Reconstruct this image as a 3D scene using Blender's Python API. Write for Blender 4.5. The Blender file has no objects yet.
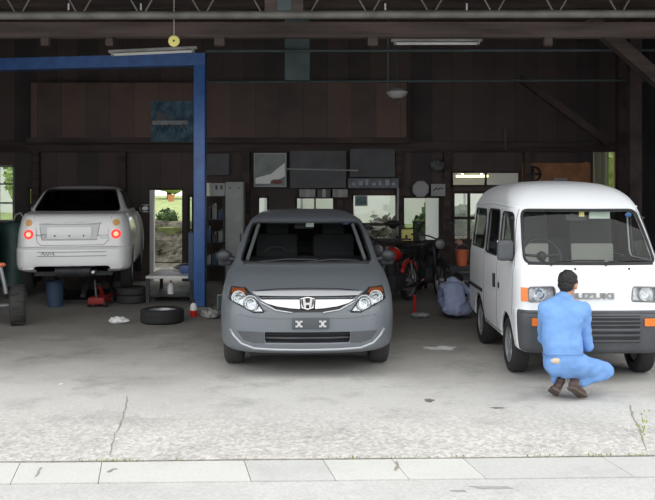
import bpy, bmesh, math, random
from mathutils import Vector, Matrix, Euler, noise
from mathutils.bvhtree import BVHTree
random.seed(7)
S = bpy.context.scene
C = S.collection
PI = math.pi

# ------------------------------------------------------------ camera, sky, exposure
CAMZ = 1.8; F = 860.0; HY = 187.0; CX = 327.5
cam = bpy.data.cameras.new('camera'); camo = bpy.data.objects.new('camera', cam); C.objects.link(camo)
camo.location = (0, 0, CAMZ); camo.rotation_euler = (PI/2, 0, 0)
cam.sensor_width = 36.0; cam.lens = F/655*36; cam.shift_y = -(250-HY)/655
cam.clip_start = 0.1; cam.clip_end = 500
S.camera = camo
S.view_settings.view_transform = 'Standard'; S.view_settings.look = 'None'
S.view_settings.gamma = 1; S.view_settings.use_curve_mapping = False
S.view_settings.exposure = 0.0
w = bpy.data.worlds.new('overcast_sky'); S.world = w; w.use_nodes = True
nt = w.node_tree; nt.nodes.clear()
out = nt.nodes.new('ShaderNodeOutputWorld'); bg = nt.nodes.new('ShaderNodeBackground')
tc = nt.nodes.new('ShaderNodeTexCoord'); sx = nt.nodes.new('ShaderNodeSeparateXYZ')
rmp = nt.nodes.new('ShaderNodeValToRGB')
nt.links.new(tc.outputs['Generated'], sx.inputs[0]); nt.links.new(sx.outputs['Z'], rmp.inputs[0])
rmp.color_ramp.elements[0].position = 0.0; rmp.color_ramp.elements[0].color = (0.74, 0.76, 0.78, 1)
rmp.color_ramp.elements[1].position = 1.0; rmp.color_ramp.elements[1].color = (1.0, 1.0, 1.0, 1)
nt.links.new(rmp.outputs[0], bg.inputs[0]); bg.inputs[1].default_value = 2.2
nt.links.new(bg.outputs[0], out.inputs[0])

def at(px, py, Y):
    return Vector(((px-CX)*Y/F, Y, CAMZ+(HY-py)*Y/F))
def X_(px, Y): return (px-CX)*Y/F
def Z_(py, Y): return CAMZ+(HY-py)*Y/F

# ------------------------------------------------------------ materials
MATS = {}
def mat(name, col, rough=0.6, metal=0.0, var=0.0, scale=8.0, bump=0.0, bscale=None, coat=0.0, emit=None, estr=0.0, col2=None, stretch=None, spec=None):
    if name in MATS: return MATS[name]
    m = bpy.data.materials.new(name); m.use_nodes = True; t = m.node_tree; b = t.nodes['Principled BSDF']
    b.inputs['Roughness'].default_value = rough; b.inputs['Metallic'].default_value = metal
    b.inputs['Coat Weight'].default_value = coat; b.inputs['Coat Roughness'].default_value = 0.04
    if spec is not None: b.inputs['Specular IOR Level'].default_value = spec
    b.inputs['Base Color'].default_value = (*col, 1)
    co = t.nodes.new('ShaderNodeTexCoord'); mp = t.nodes.new('ShaderNodeMapping')
    t.links.new(co.outputs['Object'], mp.inputs[0])
    if stretch: mp.inputs['Scale'].default_value = stretch
    n = t.nodes.new('ShaderNodeTexNoise'); n.inputs['Scale'].default_value = scale; n.inputs['Detail'].default_value = 6
    t.links.new(mp.outputs[0], n.inputs['Vector'])
    if var > 0 or col2:
        r = t.nodes.new('ShaderNodeValToRGB')
        c2 = col2 if col2 else tuple(min(1, c*(1+var)) for c in col)
        c1 = col if col2 else tuple(c*(1-var) for c in col)
        r.color_ramp.elements[0].position = 0.35; r.color_ramp.elements[0].color = (*c1, 1)
        r.color_ramp.elements[1].position = 0.65; r.color_ramp.elements[1].color = (*c2, 1)
        t.links.new(n.outputs[0], r.inputs[0]); t.links.new(r.outputs[0], b.inputs['Base Color'])
    if bump > 0:
        n2 = t.nodes.new('ShaderNodeTexNoise'); n2.inputs['Scale'].default_value = bscale or scale*4; n2.inputs['Detail'].default_value = 4
        t.links.new(mp.outputs[0], n2.inputs['Vector'])
        bp = t.nodes.new('ShaderNodeBump'); bp.inputs['Strength'].default_value = bump; bp.inputs['Distance'].default_value = 0.02
        t.links.new(n2.outputs[0], bp.inputs['Height']); t.links.new(bp.outputs[0], b.inputs['Normal'])
    if emit:
        b.inputs['Emission Color'].default_value = (*emit, 1); b.inputs['Emission Strength'].default_value = estr
    MATS[name] = m
    return m

def glassmat(name, tint=(0.75, 0.8, 0.8), refl=1.0, rough=0.02):
    m = bpy.data.materials.new(name); m.use_nodes = True; t = m.node_tree; t.nodes.clear()
    o = t.nodes.new('ShaderNodeOutputMaterial'); mx = t.nodes.new('ShaderNodeMixShader')
    tr = t.nodes.new('ShaderNodeBsdfTransparent'); gl = t.nodes.new('ShaderNodeBsdfGlossy')
    tr.inputs[0].default_value = (*tint, 1); gl.inputs['Roughness'].default_value = rough; gl.inputs[0].default_value = (refl, refl, refl, 1)
    ge = t.nodes.new('ShaderNodeLayerWeight'); ge.inputs[0].default_value = 0.5
    p5 = t.nodes.new('ShaderNodeMath'); p5.operation = 'POWER'; t.links.new(ge.outputs['Facing'], p5.inputs[0]); p5.inputs[1].default_value = 4.0
    ma = t.nodes.new('ShaderNodeMath'); ma.operation = 'MULTIPLY_ADD'; t.links.new(p5.outputs[0], ma.inputs[0]); ma.inputs[1].default_value = 0.9; ma.inputs[2].default_value = 0.05
    t.links.new(ma.outputs[0], mx.inputs[0]); t.links.new(tr.outputs[0], mx.inputs[1]); t.links.new(gl.outputs[0], mx.inputs[2])
    t.links.new(mx.outputs[0], o.inputs[0])
    MATS[name] = m; return m

def planks(name, c1, c2, width=0.18, vertical=True, rough=0.8, gap=0.1):
    """timber boards: colour varies per board, dark joints"""
    m = bpy.data.materials.new(name); m.use_nodes = True; t = m.node_tree; b = t.nodes['Principled BSDF']
    b.inputs['Roughness'].default_value = rough
    co = t.nodes.new('ShaderNodeTexCoord'); sp = t.nodes.new('ShaderNodeSeparateXYZ'); t.links.new(co.outputs['Object'], sp.inputs[0])
    ax = sp.outputs['X'] if vertical else sp.outputs['Z']
    dv = t.nodes.new('ShaderNodeMath'); dv.operation = 'DIVIDE'; t.links.new(ax, dv.inputs[0]); dv.inputs[1].default_value = width
    fl = t.nodes.new('ShaderNodeMath'); fl.operation = 'FLOOR'; t.links.new(dv.outputs[0], fl.inputs[0])
    fc = t.nodes.new('ShaderNodeMath'); fc.operation = 'FRACT'; t.links.new(dv.outputs[0], fc.inputs[0])
    wn = t.nodes.new('ShaderNodeTexWhiteNoise'); wn.noise_dimensions = '1D'; t.links.new(fl.outputs[0], wn.inputs['W'])
    ns = t.nodes.new('ShaderNodeTexNoise'); ns.inputs['Scale'].default_value = 2.0; ns.inputs['Detail'].default_value = 8
    t.links.new(co.outputs['Object'], ns.inputs['Vector'])
    ad = t.nodes.new('ShaderNodeMath'); ad.operation = 'MULTIPLY_ADD'; t.links.new(wn.outputs[0], ad.inputs[0]); ad.inputs[1].default_value = 0.6
    t.links.new(ns.outputs[0], ad.inputs[2])
    r = t.nodes.new('ShaderNodeValToRGB'); t.links.new(ad.outputs[0], r.inputs[0])
    r.color_ramp.elements[0].position = 0.4; r.color_ramp.elements[0].color = (*c1, 1)
    r.color_ramp.elements[1].position = 1.1 if False else 1.0; r.color_ramp.elements[1].color = (*c2, 1)
    gt = t.nodes.new('ShaderNodeMath'); gt.operation = 'GREATER_THAN'; t.links.new(fc.outputs[0], gt.inputs[0]); gt.inputs[1].default_value = gap
    mx = t.nodes.new('ShaderNodeMix'); mx.data_type = 'RGBA'; t.links.new(gt.outputs[0], mx.inputs[0])
    mx.inputs[6].default_value = (c1[0]*.55, c1[1]*.55, c1[2]*.55, 1); t.links.new(r.outputs[0], mx.inputs[7])
    t.links.new(mx.outputs[2], b.inputs['Base Color'])
    MATS[name] = m; return m

def concrete(name, light, dark, spots, aggr=0.0, stain=(0.05, 0.05, 0.05), stain_amt=0.4):
    m = bpy.data.materials.new(name); m.use_nodes = True; t = m.node_tree; b = t.nodes['Principled BSDF']
    b.inputs['Roughness'].default_value = 0.85
    co = t.nodes.new('ShaderNodeTexCoord')
    def ns(sc, det=6, rg=0.6):
        n = t.nodes.new('ShaderNodeTexNoise'); n.inputs['Scale'].default_value = sc; n.inputs['Detail'].default_value = det
        n.inputs['Roughness'].default_value = rg; t.links.new(co.outputs['Object'], n.inputs['Vector']); return n
    def ramp(src, p0, c0, p1, c1):
        r = t.nodes.new('ShaderNodeValToRGB'); t.links.new(src, r.inputs[0])
        r.color_ramp.elements[0].position = p0; r.color_ramp.elements[0].color = (*c0, 1)
        r.color_ramp.elements[1].position = p1; r.color_ramp.elements[1].color = (*c1, 1); return r.outputs[0]
    def mul(a, bb, f=1.0):
        x = t.nodes.new('ShaderNodeMix'); x.data_type = 'RGBA'; x.blend_type = 'MULTIPLY'; x.inputs[0].default_value = f
        t.links.new(a, x.inputs[6]); t.links.new(bb, x.inputs[7]); return x.outputs[2]
    base = ramp(ns(0.9).outputs[0], 0.3, dark, 0.7, light)
    fine = ramp(ns(45, 3).outputs[0], 0.3, (1-spots,)*3, 0.7, (1, 1, 1))
    c = mul(base, fine)
    st = ramp(ns(1.7, 8, 0.7).outputs[0], 0.52, (1, 1, 1), 0.72, tuple(1-stain_amt*(1-s) for s in stain))
    c = mul(c, st)
    if aggr > 0:
        v = t.nodes.new('ShaderNodeTexVoronoi'); v.inputs['Scale'].default_value = 38; t.links.new(co.outputs['Object'], v.inputs['Vector'])
        sp = t.nodes.new('ShaderNodeSeparateXYZ'); t.links.new(co.outputs['Object'], sp.inputs[0])
        gy = t.nodes.new('ShaderNodeMapRange'); t.links.new(sp.outputs['Y'], gy.inputs[0])
        gy.inputs[1].default_value = 7.2; gy.inputs[2].default_value = 6.2; gy.inputs[3].default_value = 0.1; gy.inputs[4].default_value = aggr
        cr = ramp(v.outputs['Color'], 0.15, (0.72, 0.70, 0.68), 0.85, (1.14, 1.14, 1.14))
        cr2 = None
        x = t.nodes.new('ShaderNodeMix'); x.data_type = 'RGBA'; x.blend_type = 'MULTIPLY'
        t.links.new(gy.outputs[0], x.inputs[0]); t.links.new(c, x.inputs[6]); t.links.new(cr, x.inputs[7]); c = x.outputs[2]
        # darker towards the back: painted indoor shade with oil grime, ragged by noise
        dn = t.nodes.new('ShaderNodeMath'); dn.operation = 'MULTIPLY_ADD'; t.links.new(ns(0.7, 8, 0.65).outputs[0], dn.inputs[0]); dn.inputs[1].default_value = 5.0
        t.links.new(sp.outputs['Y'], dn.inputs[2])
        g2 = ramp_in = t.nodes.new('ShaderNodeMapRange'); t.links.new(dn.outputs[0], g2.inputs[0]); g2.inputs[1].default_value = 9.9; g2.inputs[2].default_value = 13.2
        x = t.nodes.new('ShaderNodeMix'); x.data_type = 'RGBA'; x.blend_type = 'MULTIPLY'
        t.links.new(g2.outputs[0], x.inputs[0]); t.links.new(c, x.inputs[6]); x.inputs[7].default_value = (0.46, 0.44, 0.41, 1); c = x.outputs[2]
    t.links.new(c, b.inputs['Base Color'])
    bp = t.nodes.new('ShaderNodeBump'); bp.inputs['Strength'].default_value = 0.4; bp.inputs['Distance'].default_value = 0.01
    t.links.new(ns(60, 4).outputs[0], bp.inputs['Height']); t.links.new(bp.outputs[0], b.inputs['Normal'])
    MATS[name] = m; return m

M = MATS
mat('lip_silver', (0.40, 0.42, 0.45), 0.35, 0.3, coat=.5); mat('amber_dark', (0.34, 0.09, 0.03), 0.3); mat('reflector_chrome', (0.62, 0.64, 0.66), 0.2, 0.8, var=0.3, scale=25)
mat('pillar_trim', (0.30, 0.31, 0.32), 0.7)
mat('silver_paint', (0.145, 0.163, 0.180), 0.42, 0.15, coat=0.3)
mat('white_paint', (0.88, 0.88, 0.87), 0.35, coat=0.6)
mat('van_paint', (0.79, 0.81, 0.83), 0.4, coat=0.5)
mat('blue_paint', (0.05, 0.125, 0.34), 0.35, var=0.15, scale=6)
mat('chrome', (0.8, 0.8, 0.8), 0.14, 1.0)
mat('bright_trim', (0.60, 0.61, 0.63), 0.32, 0.6)
mat('black_plastic', (0.018, 0.018, 0.02), 0.5)
mat('bumper_plastic', (0.075, 0.08, 0.088), 0.55, var=0.15, scale=4)
mat('dark_interior', (0.02, 0.02, 0.022), 0.8)
mat('rubber', (0.02, 0.02, 0.021), 0.8, bump=0.3, bscale=40)
mat('dusty_rubber', (0.045, 0.043, 0.042), 0.85, bump=0.3, bscale=40)
mat('rim_metal', (0.42, 0.43, 0.44), 0.4, 0.6)
mat('seat_grey', (0.07, 0.072, 0.075), 0.9)
mat('seat_light', (0.62, 0.60, 0.56), 0.9, bump=0.1)
mat('dash_grey', (0.08, 0.085, 0.09), 0.8)
mat('amber', (0.85, 0.2, 0.02), 0.25, coat=0.5)
mat('amber_pale', (0.8, 0.42, 0.14), 0.25, coat=0.5)
mat('lamp_red', (0.7, 0.01, 0.01), 0.25, emit=(1.0, 0.03, 0.02), estr=0.9)
mat('lamp_red_core', (1.0, 0.3, 0.2), 0.3, emit=(1.0, 0.32, 0.18), estr=1.6)
mat('reflector', (0.85, 0.86, 0.86), 0.3, 0.35, var=0.2, scale=30)
mat('plate_blank', (0.68, 0.69, 0.68), 0.5)
mat('coverall_blue', (0.17, 0.34, 0.68), 0.85, var=0.10, scale=7, bump=0.25, bscale=26)
mat('coverall_pale', (0.40, 0.46, 0.68), 0.85, var=0.08, scale=7, bump=0.2, bscale=26)
mat('skin', (0.52, 0.27, 0.17), 0.6)
mat('hair', (0.012, 0.010, 0.010), 0.55, bump=0.6, bscale=120)
mat('shoe_leather', (0.07, 0.045, 0.035), 0.6, var=0.3, scale=20)
mat('sole', (0.11, 0.08, 0.065), 0.8)
mat('patch_cream', (0.62, 0.52, 0.42), 0.8, var=0.25, scale=40)
mat('steel_truss', (0.115, 0.11, 0.098), 0.6, 0.2, var=0.25, scale=5)
mat('teal_steel', (0.05, 0.07, 0.072), 0.7, var=0.2, scale=3)
mat('dark_steel', (0.045, 0.045, 0.05), 0.6, 0.3, var=0.3, scale=6)
mat('grey_steel', (0.2, 0.2, 0.2), 0.5, 0.4, var=0.3, scale=6)
mat('timber', (0.062, 0.044, 0.039), 0.85, var=0.4, scale=3, bump=0.3, stretch=(0.3, 3, 3))
mat('timber_dark', (0.055, 0.038, 0.034), 0.9, var=0.4, scale=3)
mat('roof_under', (0.06, 0.045, 0.042), 0.95, var=0.4, scale=1.5)
planks('board_wall', (0.075, 0.056, 0.052), (0.15, 0.095, 0.078), 0.45, True, gap=.015)
planks('board_lower', (0.048, 0.040, 0.040), (0.095, 0.068, 0.06), 0.4, True, gap=.02)
planks('corrugated_dark', (0.03, 0.03, 0.035), (0.07, 0.07, 0.075), 0.12, True)
mat('plywood', (0.36, 0.16, 0.07), 0.7, var=0.2, scale=4)
mat('grey_board', (0.12, 0.12, 0.125), 0.9, var=0.15, scale=3)
mat('grey_board_light', (0.30, 0.30, 0.29), 0.9, var=0.2, scale=5)
mat('white_enamel', (0.80, 0.80, 0.78), 0.5, var=0.06, scale=5)
mat('cabinet_grey', (0.36, 0.36, 0.36), 0.6, var=0.1, scale=4)
mat('paper_white', (0.8, 0.8, 0.78), 0.9)
mat('red_paint', (0.62, 0.02, 0.012), 0.35, coat=0.6)
mat('orange_plastic', (0.65, 0.16, 0.07), 0.5)
mat('green_metal', (0.02, 0.06, 0.05), 0.5, var=0.2)
mat('blue_plastic', (0.035, 0.065, 0.12), 0.6)
mat('yellow', (0.85, 0.78, 0.25), 0.6)
mat('grass_green', (0.30, 0.37, 0.13), 0.9, var=0.35, scale=3)
mat('leaf_light', (0.34, 0.45, 0.16), 0.8, var=0.4, scale=6)
mat('leaf_dark', (0.07, 0.12, 0.04), 0.8, var=0.4, scale=6)
mat('rock', (0.13, 0.12, 0.09), 0.9, var=0.5, scale=8, bump=0.6)
mat('house_white', (0.82, 0.82, 0.8), 0.8)
mat('weed', (0.24, 0.30, 0.07), 0.9, var=0.3, scale=20)
mat('crack_dirt', (0.30, 0.27, 0.22), 0.95)
mat('office_wall', (0.62, 0.52, 0.27), 0.9)
mat('curtain', (0.62, 0.68, 0.60), 0.9, var=0.1, scale=3)
mat('tube_light', (1, 0.95, 0.6), 0.5, emit=(1.0, 0.93, 0.52), estr=5)
mat('tube_off', (0.7, 0.7, 0.68), 0.4)
mat('sky_poster', (0.10, 0.19, 0.24), 0.8, col2=(0.03, 0.06, 0.09), scale=6)
glassmat('car_glass', (0.84, 0.88, 0.86), 0.55); mat('mirror_shaded', (0.03, 0.032, 0.037), 0.4); mat('silver_trim', (0.60, 0.61, 0.62), 0.35, 0.15, coat=.4); mat('dull_red', (0.28, 0.02, 0.02), 0.6); glassmat('dark_glass', (0.62, 0.65, 0.65)); glassmat('tint_glass', (0.10, 0.11, 0.11)); glassmat('window_glass', (0.85, 0.88, 0.86))
glassmat('clear_lens', (0.92, 0.94, 0.95)); glassmat('poster_film', (0.8, 0.85, 0.82), rough=0.12)
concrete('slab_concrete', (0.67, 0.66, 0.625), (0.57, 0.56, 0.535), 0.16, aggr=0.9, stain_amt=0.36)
concrete('kerb_concrete', (0.635, 0.635, 0.60), (0.58, 0.58, 0.55), 0.10, stain_amt=0.12)
concrete('kerb_concrete_grey', (0.58, 0.58, 0.56), (0.53, 0.53, 0.51), 0.12, stain_amt=0.15)
concrete('road_asphalt', (0.61, 0.61, 0.59), (0.53, 0.53, 0.51), 0.2, stain_amt=0.15)

# ------------------------------------------------------------ object helpers
def tag(o, label=None, cat=None, group=None, kind=None):
    if label: o['label'] = label
    if cat: o['category'] = cat
    if group: o['group'] = group
    if kind: o['kind'] = kind
    return o
def thing(name, label, cat, loc=(0, 0, 0), rz=0.0, group=None):
    o = bpy.data.objects.new(name, None); C.objects.link(o); o.location = loc; o.rotation_euler = (0, 0, rz)
    o.empty_display_size = 0.1
    return tag(o, label, cat, group)
def copy_tree(o, parent=None):
    c = o.copy(); C.objects.link(c)
    if parent: c.parent = parent
    for ch in o.children: copy_tree(ch, c)
    return c
def finish(bm, name, m, parent=None, smooth=False, angle=35):
    me = bpy.data.meshes.new(name); bm.to_mesh(me); bm.free()
    for x in (m if isinstance(m, (list, tuple)) else [m]): me.materials.append(M[x] if isinstance(x, str) else x)
    if smooth:
        me.shade_smooth()
        if angle < 180: me.set_sharp_from_angle(angle=math.radians(angle))
    o = bpy.data.objects.new(name, me); C.objects.link(o)
    if parent: o.parent = parent
    return o

class MB:
    def __init__(s): s.bm = bmesh.new()
    def _x(s, vs, loc, rot):
        mt = Matrix.Translation(Vector(loc)) @ Euler(rot).to_matrix().to_4x4()
        bmesh.ops.transform(s.bm, matrix=mt, verts=vs)
    def box(s, c, d, rot=(0, 0, 0), bev=0.0):
        r = bmesh.ops.create_cube(s.bm, size=1.0); vs = r['verts']
        bmesh.ops.scale(s.bm, vec=Vector(d), verts=vs)
        if bev > 0:
            es = list({e for v in vs for e in v.link_edges})
            g = bmesh.ops.bevel(s.bm, geom=es, offset=bev, segments=2, affect='EDGES', profile=0.5)
            vs = list({v for f in g['faces'] for v in f.verts} | {v for v in vs if v.is_valid})
        s._x(vs, c, rot); return s
    def bb(s, x0, x1, y0, y1, z0, z1, bev=0.0):
        return s.box(((x0+x1)/2, (y0+y1)/2, (z0+z1)/2), (abs(x1-x0), abs(y1-y0), abs(z1-z0)), bev=bev)
    def cyl(s, p0, p1, r0, r1=None, seg=16, caps=True):
        p0 = Vector(p0); p1 = Vector(p1); r1 = r0 if r1 is None else r1
        d = p1-p0
        if d.length < 1e-6: return s
        r = bmesh.ops.create_cone(s.bm, cap_ends=caps, segments=seg, radius1=r0, radius2=r1, depth=d.length)
        mt = Matrix.Translation((p0+p1)/2) @ d.to_track_quat('Z', 'Y').to_matrix().to_4x4()
        bmesh.ops.transform(s.bm, matrix=mt, verts=r['verts']); return s
    def ball(s, c, r, rot=(0, 0, 0), seg=16):
        rr = (r, r, r) if not isinstance(r, (tuple, list)) else r
        g = bmesh.ops.create_uvsphere(s.bm, u_segments=seg, v_segments=max(6, seg//2), radius=1.0)
        bmesh.ops.scale(s.bm, vec=Vector(rr), verts=g['verts']); s._x(g['verts'], c, rot); return s
    def cap(s, p0, r0, p1, r1, seg=14):
        s.cyl(p0, p1, r0, r1, seg); s.ball(p0, r0, seg=seg); s.ball(p1, r1, seg=seg); return s
    def tube(s, pts, r, seg=8, closed=False):
        pts = [Vector(p) for p in pts]; n = len(pts); rings = []
        up = Vector((0, 0, 1))
        for i, p in enumerate(pts):
            a = pts[(i-1) % n] if (closed or i > 0) else p; b = pts[(i+1) % n] if (closed or i < n-1) else p
            d = (b-a).normalized(); ref = up if abs(d.dot(up)) < 0.95 else Vector((1, 0, 0))
            u = d.cross(ref).normalized(); v = u.cross(d).normalized()
            rings.append([s.bm.verts.new(p+r*(math.cos(k*2*PI/seg)*u+math.sin(k*2*PI/seg)*v)) for k in range(seg)])
        for i in range(n if closed else n-1):
            a = rings[i]; b = rings[(i+1) % n]
            for k in range(seg): s.bm.faces.new((a[k], a[(k+1) % seg], b[(k+1) % seg], b[k]))
        if not closed:
            s.bm.faces.new(rings[0][::-1]); s.bm.faces.new(rings[-1])
        return s
    def lathe(s, prof, c, axis='Z', seg=32, closed=False):
        """prof: list of (radius, along)"""
        rings = []; vs = []
        for (r, h) in prof:
            if r < 1e-5: ring = [s.bm.verts.new((0, 0, h))]
            else: ring = [s.bm.verts.new((r*math.cos(k*2*PI/seg), r*math.sin(k*2*PI/seg), h)) for k in range(seg)]
            rings.append(ring); vs += ring
        prs = list(zip(rings, rings[1:])) + ([(rings[-1], rings[0])] if closed else [])
        for a, b in prs:
            for k in range(seg):
                k2 = (k+1) % seg
                q = [a[k % len(a)], a[k2 % len(a)], b[k2 % len(b)], b[k % len(b)]]
                u = []
                for v in q:
                    if v not in u: u.append(v)
                if len(u) > 2: s.bm.faces.new(u)
        rot = {'Z': (0, 0, 0), 'X': (0, PI/2, 0), 'Y': (-PI/2, 0, 0)}[axis]
        s._x(vs, c, rot); return s
    def prism(s, pts, axis, a, b):
        """polygon pts (2D) extruded along axis from a to b"""
        def V(p, t):
            return {'Y': (p[0], t, p[1]), 'X': (t, p[0], p[1]), 'Z': (p[0], p[1], t)}[axis]
        A = [s.bm.verts.new(V(p, a)) for p in pts]; B = [s.bm.verts.new(V(p, b)) for p in pts]
        s.bm.faces.new(A); s.bm.faces.new(B[::-1]); n = len(pts)
        for i in range(n): s.bm.faces.new((A[i], A[(i+1) % n], B[(i+1) % n], B[i]))
        return s
    def build(s, name, m, parent=None, smooth=True, angle=35):
        bmesh.ops.recalc_face_normals(s.bm, faces=s.bm.faces)
        return finish(s.bm, name, m, parent, smooth, angle)

def struct(mb, name, m, kind='structure', **k):
    o = mb.build(name, m, None, **k); o['kind'] = kind; return o

def fused(mb, name, m, parent=None, vox=0.012, smooth=4, wrinkle=0.0, wf=14.0, seed=0):
    """union of overlapping solids into one continuous skin"""
    o = mb.build('tmp', m)
    r = o.modifiers.new('r', 'REMESH'); r.mode = 'VOXEL'; r.voxel_size = vox; r.use_smooth_shade = True
    if smooth:
        sm = o.modifiers.new('s', 'SMOOTH'); sm.iterations = smooth; sm.factor = 0.5
    dg = bpy.context.evaluated_depsgraph_get(); ev = o.evaluated_get(dg)
    me = bpy.data.meshes.new_from_object(ev); me.name = name
    old = o.data; bpy.data.objects.remove(o); bpy.data.meshes.remove(old)
    if wrinkle:
        nn = [v.normal.copy() for v in me.vertices]
        for v, n in zip(me.vertices, nn):
            q = Vector((v.co.x*wf*.6, v.co.y*wf*.6, v.co.z*wf))
            v.co += n*wrinkle*(noise.noise(q+Vector((seed, 0, 0)))+0.5*noise.noise(q*2.3))
    me.materials.clear(); me.materials.append(M[m]); me.shade_smooth()
    p = bpy.data.objects.new(name, me); C.objects.link(p)
    if parent: p.parent = parent
    return p

def text_mesh(txt, name, m, size, depth, loc, rot, parent, sx=1.0, bold=0.0):
    cu = bpy.data.curves.new('t', 'FONT'); cu.body = txt; cu.size = size; cu.extrude = depth; cu.align_x = 'CENTER'; cu.align_y = 'CENTER'; cu.offset = bold
    cu.resolution_u = 3
    o = bpy.data.objects.new('t', cu); C.objects.link(o)
    dg = bpy.context.evaluated_depsgraph_get(); me = bpy.data.meshes.new_from_object(o.evaluated_get(dg)); me.name = name
    bpy.data.objects.remove(o); bpy.data.curves.remove(cu)
    me.materials.clear(); me.materials.append(M[m])
    me.transform(Matrix.LocRotScale(Vector(loc), Euler(rot), Vector((sx, 1, 1))))
    p = bpy.data.objects.new(name, me); C.objects.link(p); p.parent = parent; return p

def roundpoly(pts, r, seg=3):
    out = []; n = len(pts)
    for i in range(n):
        p = Vector(pts[i]); a = Vector(pts[i-1]); b = Vector(pts[(i+1) % n])
        da = (a-p); db = (b-p); k = min(r, da.length*.45, db.length*.45)
        A = p+da.normalized()*k; B = p+db.normalized()*k
        for j in range(seg+1):
            t = j/seg; out.append(tuple((1-t)**2*A+2*t*(1-t)*p+t*t*B))
    return out

# ------------------------------------------------------------ vehicle shells
def pchip(xs, ys, x):
    n = len(xs)
    if x <= xs[0]: return ys[0]
    if x >= xs[-1]: return ys[-1]
    i = max(j for j in range(n-1) if xs[j] <= x)
    h = [xs[j+1]-xs[j] for j in range(n-1)]; d = [(ys[j+1]-ys[j])/h[j] for j in range(n-1)]
    def sl(j):
        if j == 0: return d[0]
        if j == n-1: return d[-1]
        if d[j-1]*d[j] <= 0: return 0.0
        w1 = 2*h[j]+h[j-1]; w2 = h[j]+2*h[j-1]
        return (w1+w2)/(w1/d[j-1]+w2/d[j])
    t = (x-xs[i])/h[i]; m0 = sl(i); m1 = sl(i+1)
    return (2*t**3-3*t*t+1)*ys[i]+(t**3-2*t*t+t)*h[i]*m0+(-2*t**3+3*t*t)*ys[i+1]+(t**3-t*t)*h[i]*m1

KEYN = ['z', 'y0', 'y1', 'w', 'rx', 'ry', 'bow', 'rx1', 'ry1', 'bow1']
def shell(keys, sub=4):
    """stack of plan outlines -> bmesh. keys: rows of KEYN"""
    n = len(keys); rows = []
    for i in range((n-1)*sub+1):
        t = i/sub; rows.append([pchip(list(range(n)), [k[j] for k in keys], t) for j in range(len(KEYN))])
    bm = bmesh.new(); rings = []
    for (z, y0, y1, w, rx, ry, bow, rx1, ry1, bow1) in rows:
        rx = min(rx, w*.95); rx1 = min(rx1, w*.95)
        half = []
        for k in range(8):
            x = (w-rx)*k/8; half.append((x, y0+bow*(x/w)**2))
        ye = y0+bow*((w-rx)/w)**2
        for k in range(7):
            a = k/7*PI/2; half.append((w-rx+rx*math.sin(a), ye+ry*(1-math.cos(a))))
        ya = ye+ry; yre = y1-bow1*((w-rx1)/w)**2; yb = yre-ry1
        for k in range(21): half.append((w, ya+(yb-ya)*k/20))
        for k in range(1, 8):
            a = PI/2*(1-k/7); half.append((w-rx1+rx1*math.sin(a), yre-ry1*(1-math.cos(a))))
        for k in range(1, 9):
            x = (w-rx1)*(1-k/8); half.append((x, y1-bow1*(x/w)**2))
        full = half+[(-x, y) for (x, y) in half[-2:0:-1]]
        rings.append([bm.verts.new((x, y, z)) for (x, y) in full])
    for a, b in zip(rings, rings[1:]):
        m = len(a)
        for k in range(m): bm.faces.new((a[k], a[(k+1) % m], b[(k+1) % m], b[k]))
    bm.faces.new(rings[-1])
    bmesh.ops.recalc_face_normals(bm, faces=bm.faces)
    # ensure outward
    f = max(bm.faces, key=lambda q: q.calc_center_median().z)
    if f.normal.z < 0: bmesh.ops.reverse_faces(bm, faces=bm.faces)
    return bm

def inpoly(p, poly):
    x, y = p; r = False; j = len(poly)-1
    for i in range(len(poly)):
        xi, yi = poly[i]; xj, yj = poly[j]
        if (yi > y) != (yj > y) and x < (xj-xi)*(y-yi)/(yj-yi)+xi: r = not r
        j = i
    return r

def cut(bm, poly, axis, sel):
    """cut a convex polygon (x,z) axis Y or (y,z) axis X out of a shell; returns new bmesh with the cut faces"""
    ia = 0 if axis == 'Y' else 1
    lo = [min(p[k] for p in poly)-.01 for k in (0, 1)]; hi = [max(p[k] for p in poly)+.01 for k in (0, 1)]
    def near():
        fs = []
        for f in bm.faces:
            c = f.calc_center_median()
            if not sel(c): continue
            us = [v.co[ia] for v in f.verts]; zs = [v.co.z for v in f.verts]
            if max(us) < lo[0] or min(us) > hi[0] or max(zs) < lo[1] or min(zs) > hi[1]: continue
            fs.append(f)
        return fs
    n = len(poly)
    for i in range(n):
        a = poly[i]; b = poly[(i+1) % n]
        if (Vector(a)-Vector(b)).length < 1e-4: continue
        du, dz = b[0]-a[0], b[1]-a[1]
        if axis == 'Y': co = Vector((a[0], 0, a[1])); no = Vector((dz, 0, -du))
        else: co = Vector((0, a[0], a[1])); no = Vector((0, dz, -du))
        fs = near(); g = set(fs)
        for f in fs: g |= set(f.edges) | set(f.verts)
        bmesh.ops.bisect_plane(bm, geom=list(g), plane_co=co, plane_no=no.normalized(), dist=1e-5)
    got = [f for f in near() if inpoly((f.calc_center_median()[ia], f.calc_center_median().z), poly)]
    nb = bmesh.new(); mp = {}
    for f in got:
        vs = []
        for v in f.verts:
            if v not in mp: mp[v] = nb.verts.new(v.co)
            vs.append(mp[v])
        nb.faces.new(vs)
    bmesh.ops.delete(bm, geom=got, context='FACES')
    return nb

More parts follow.
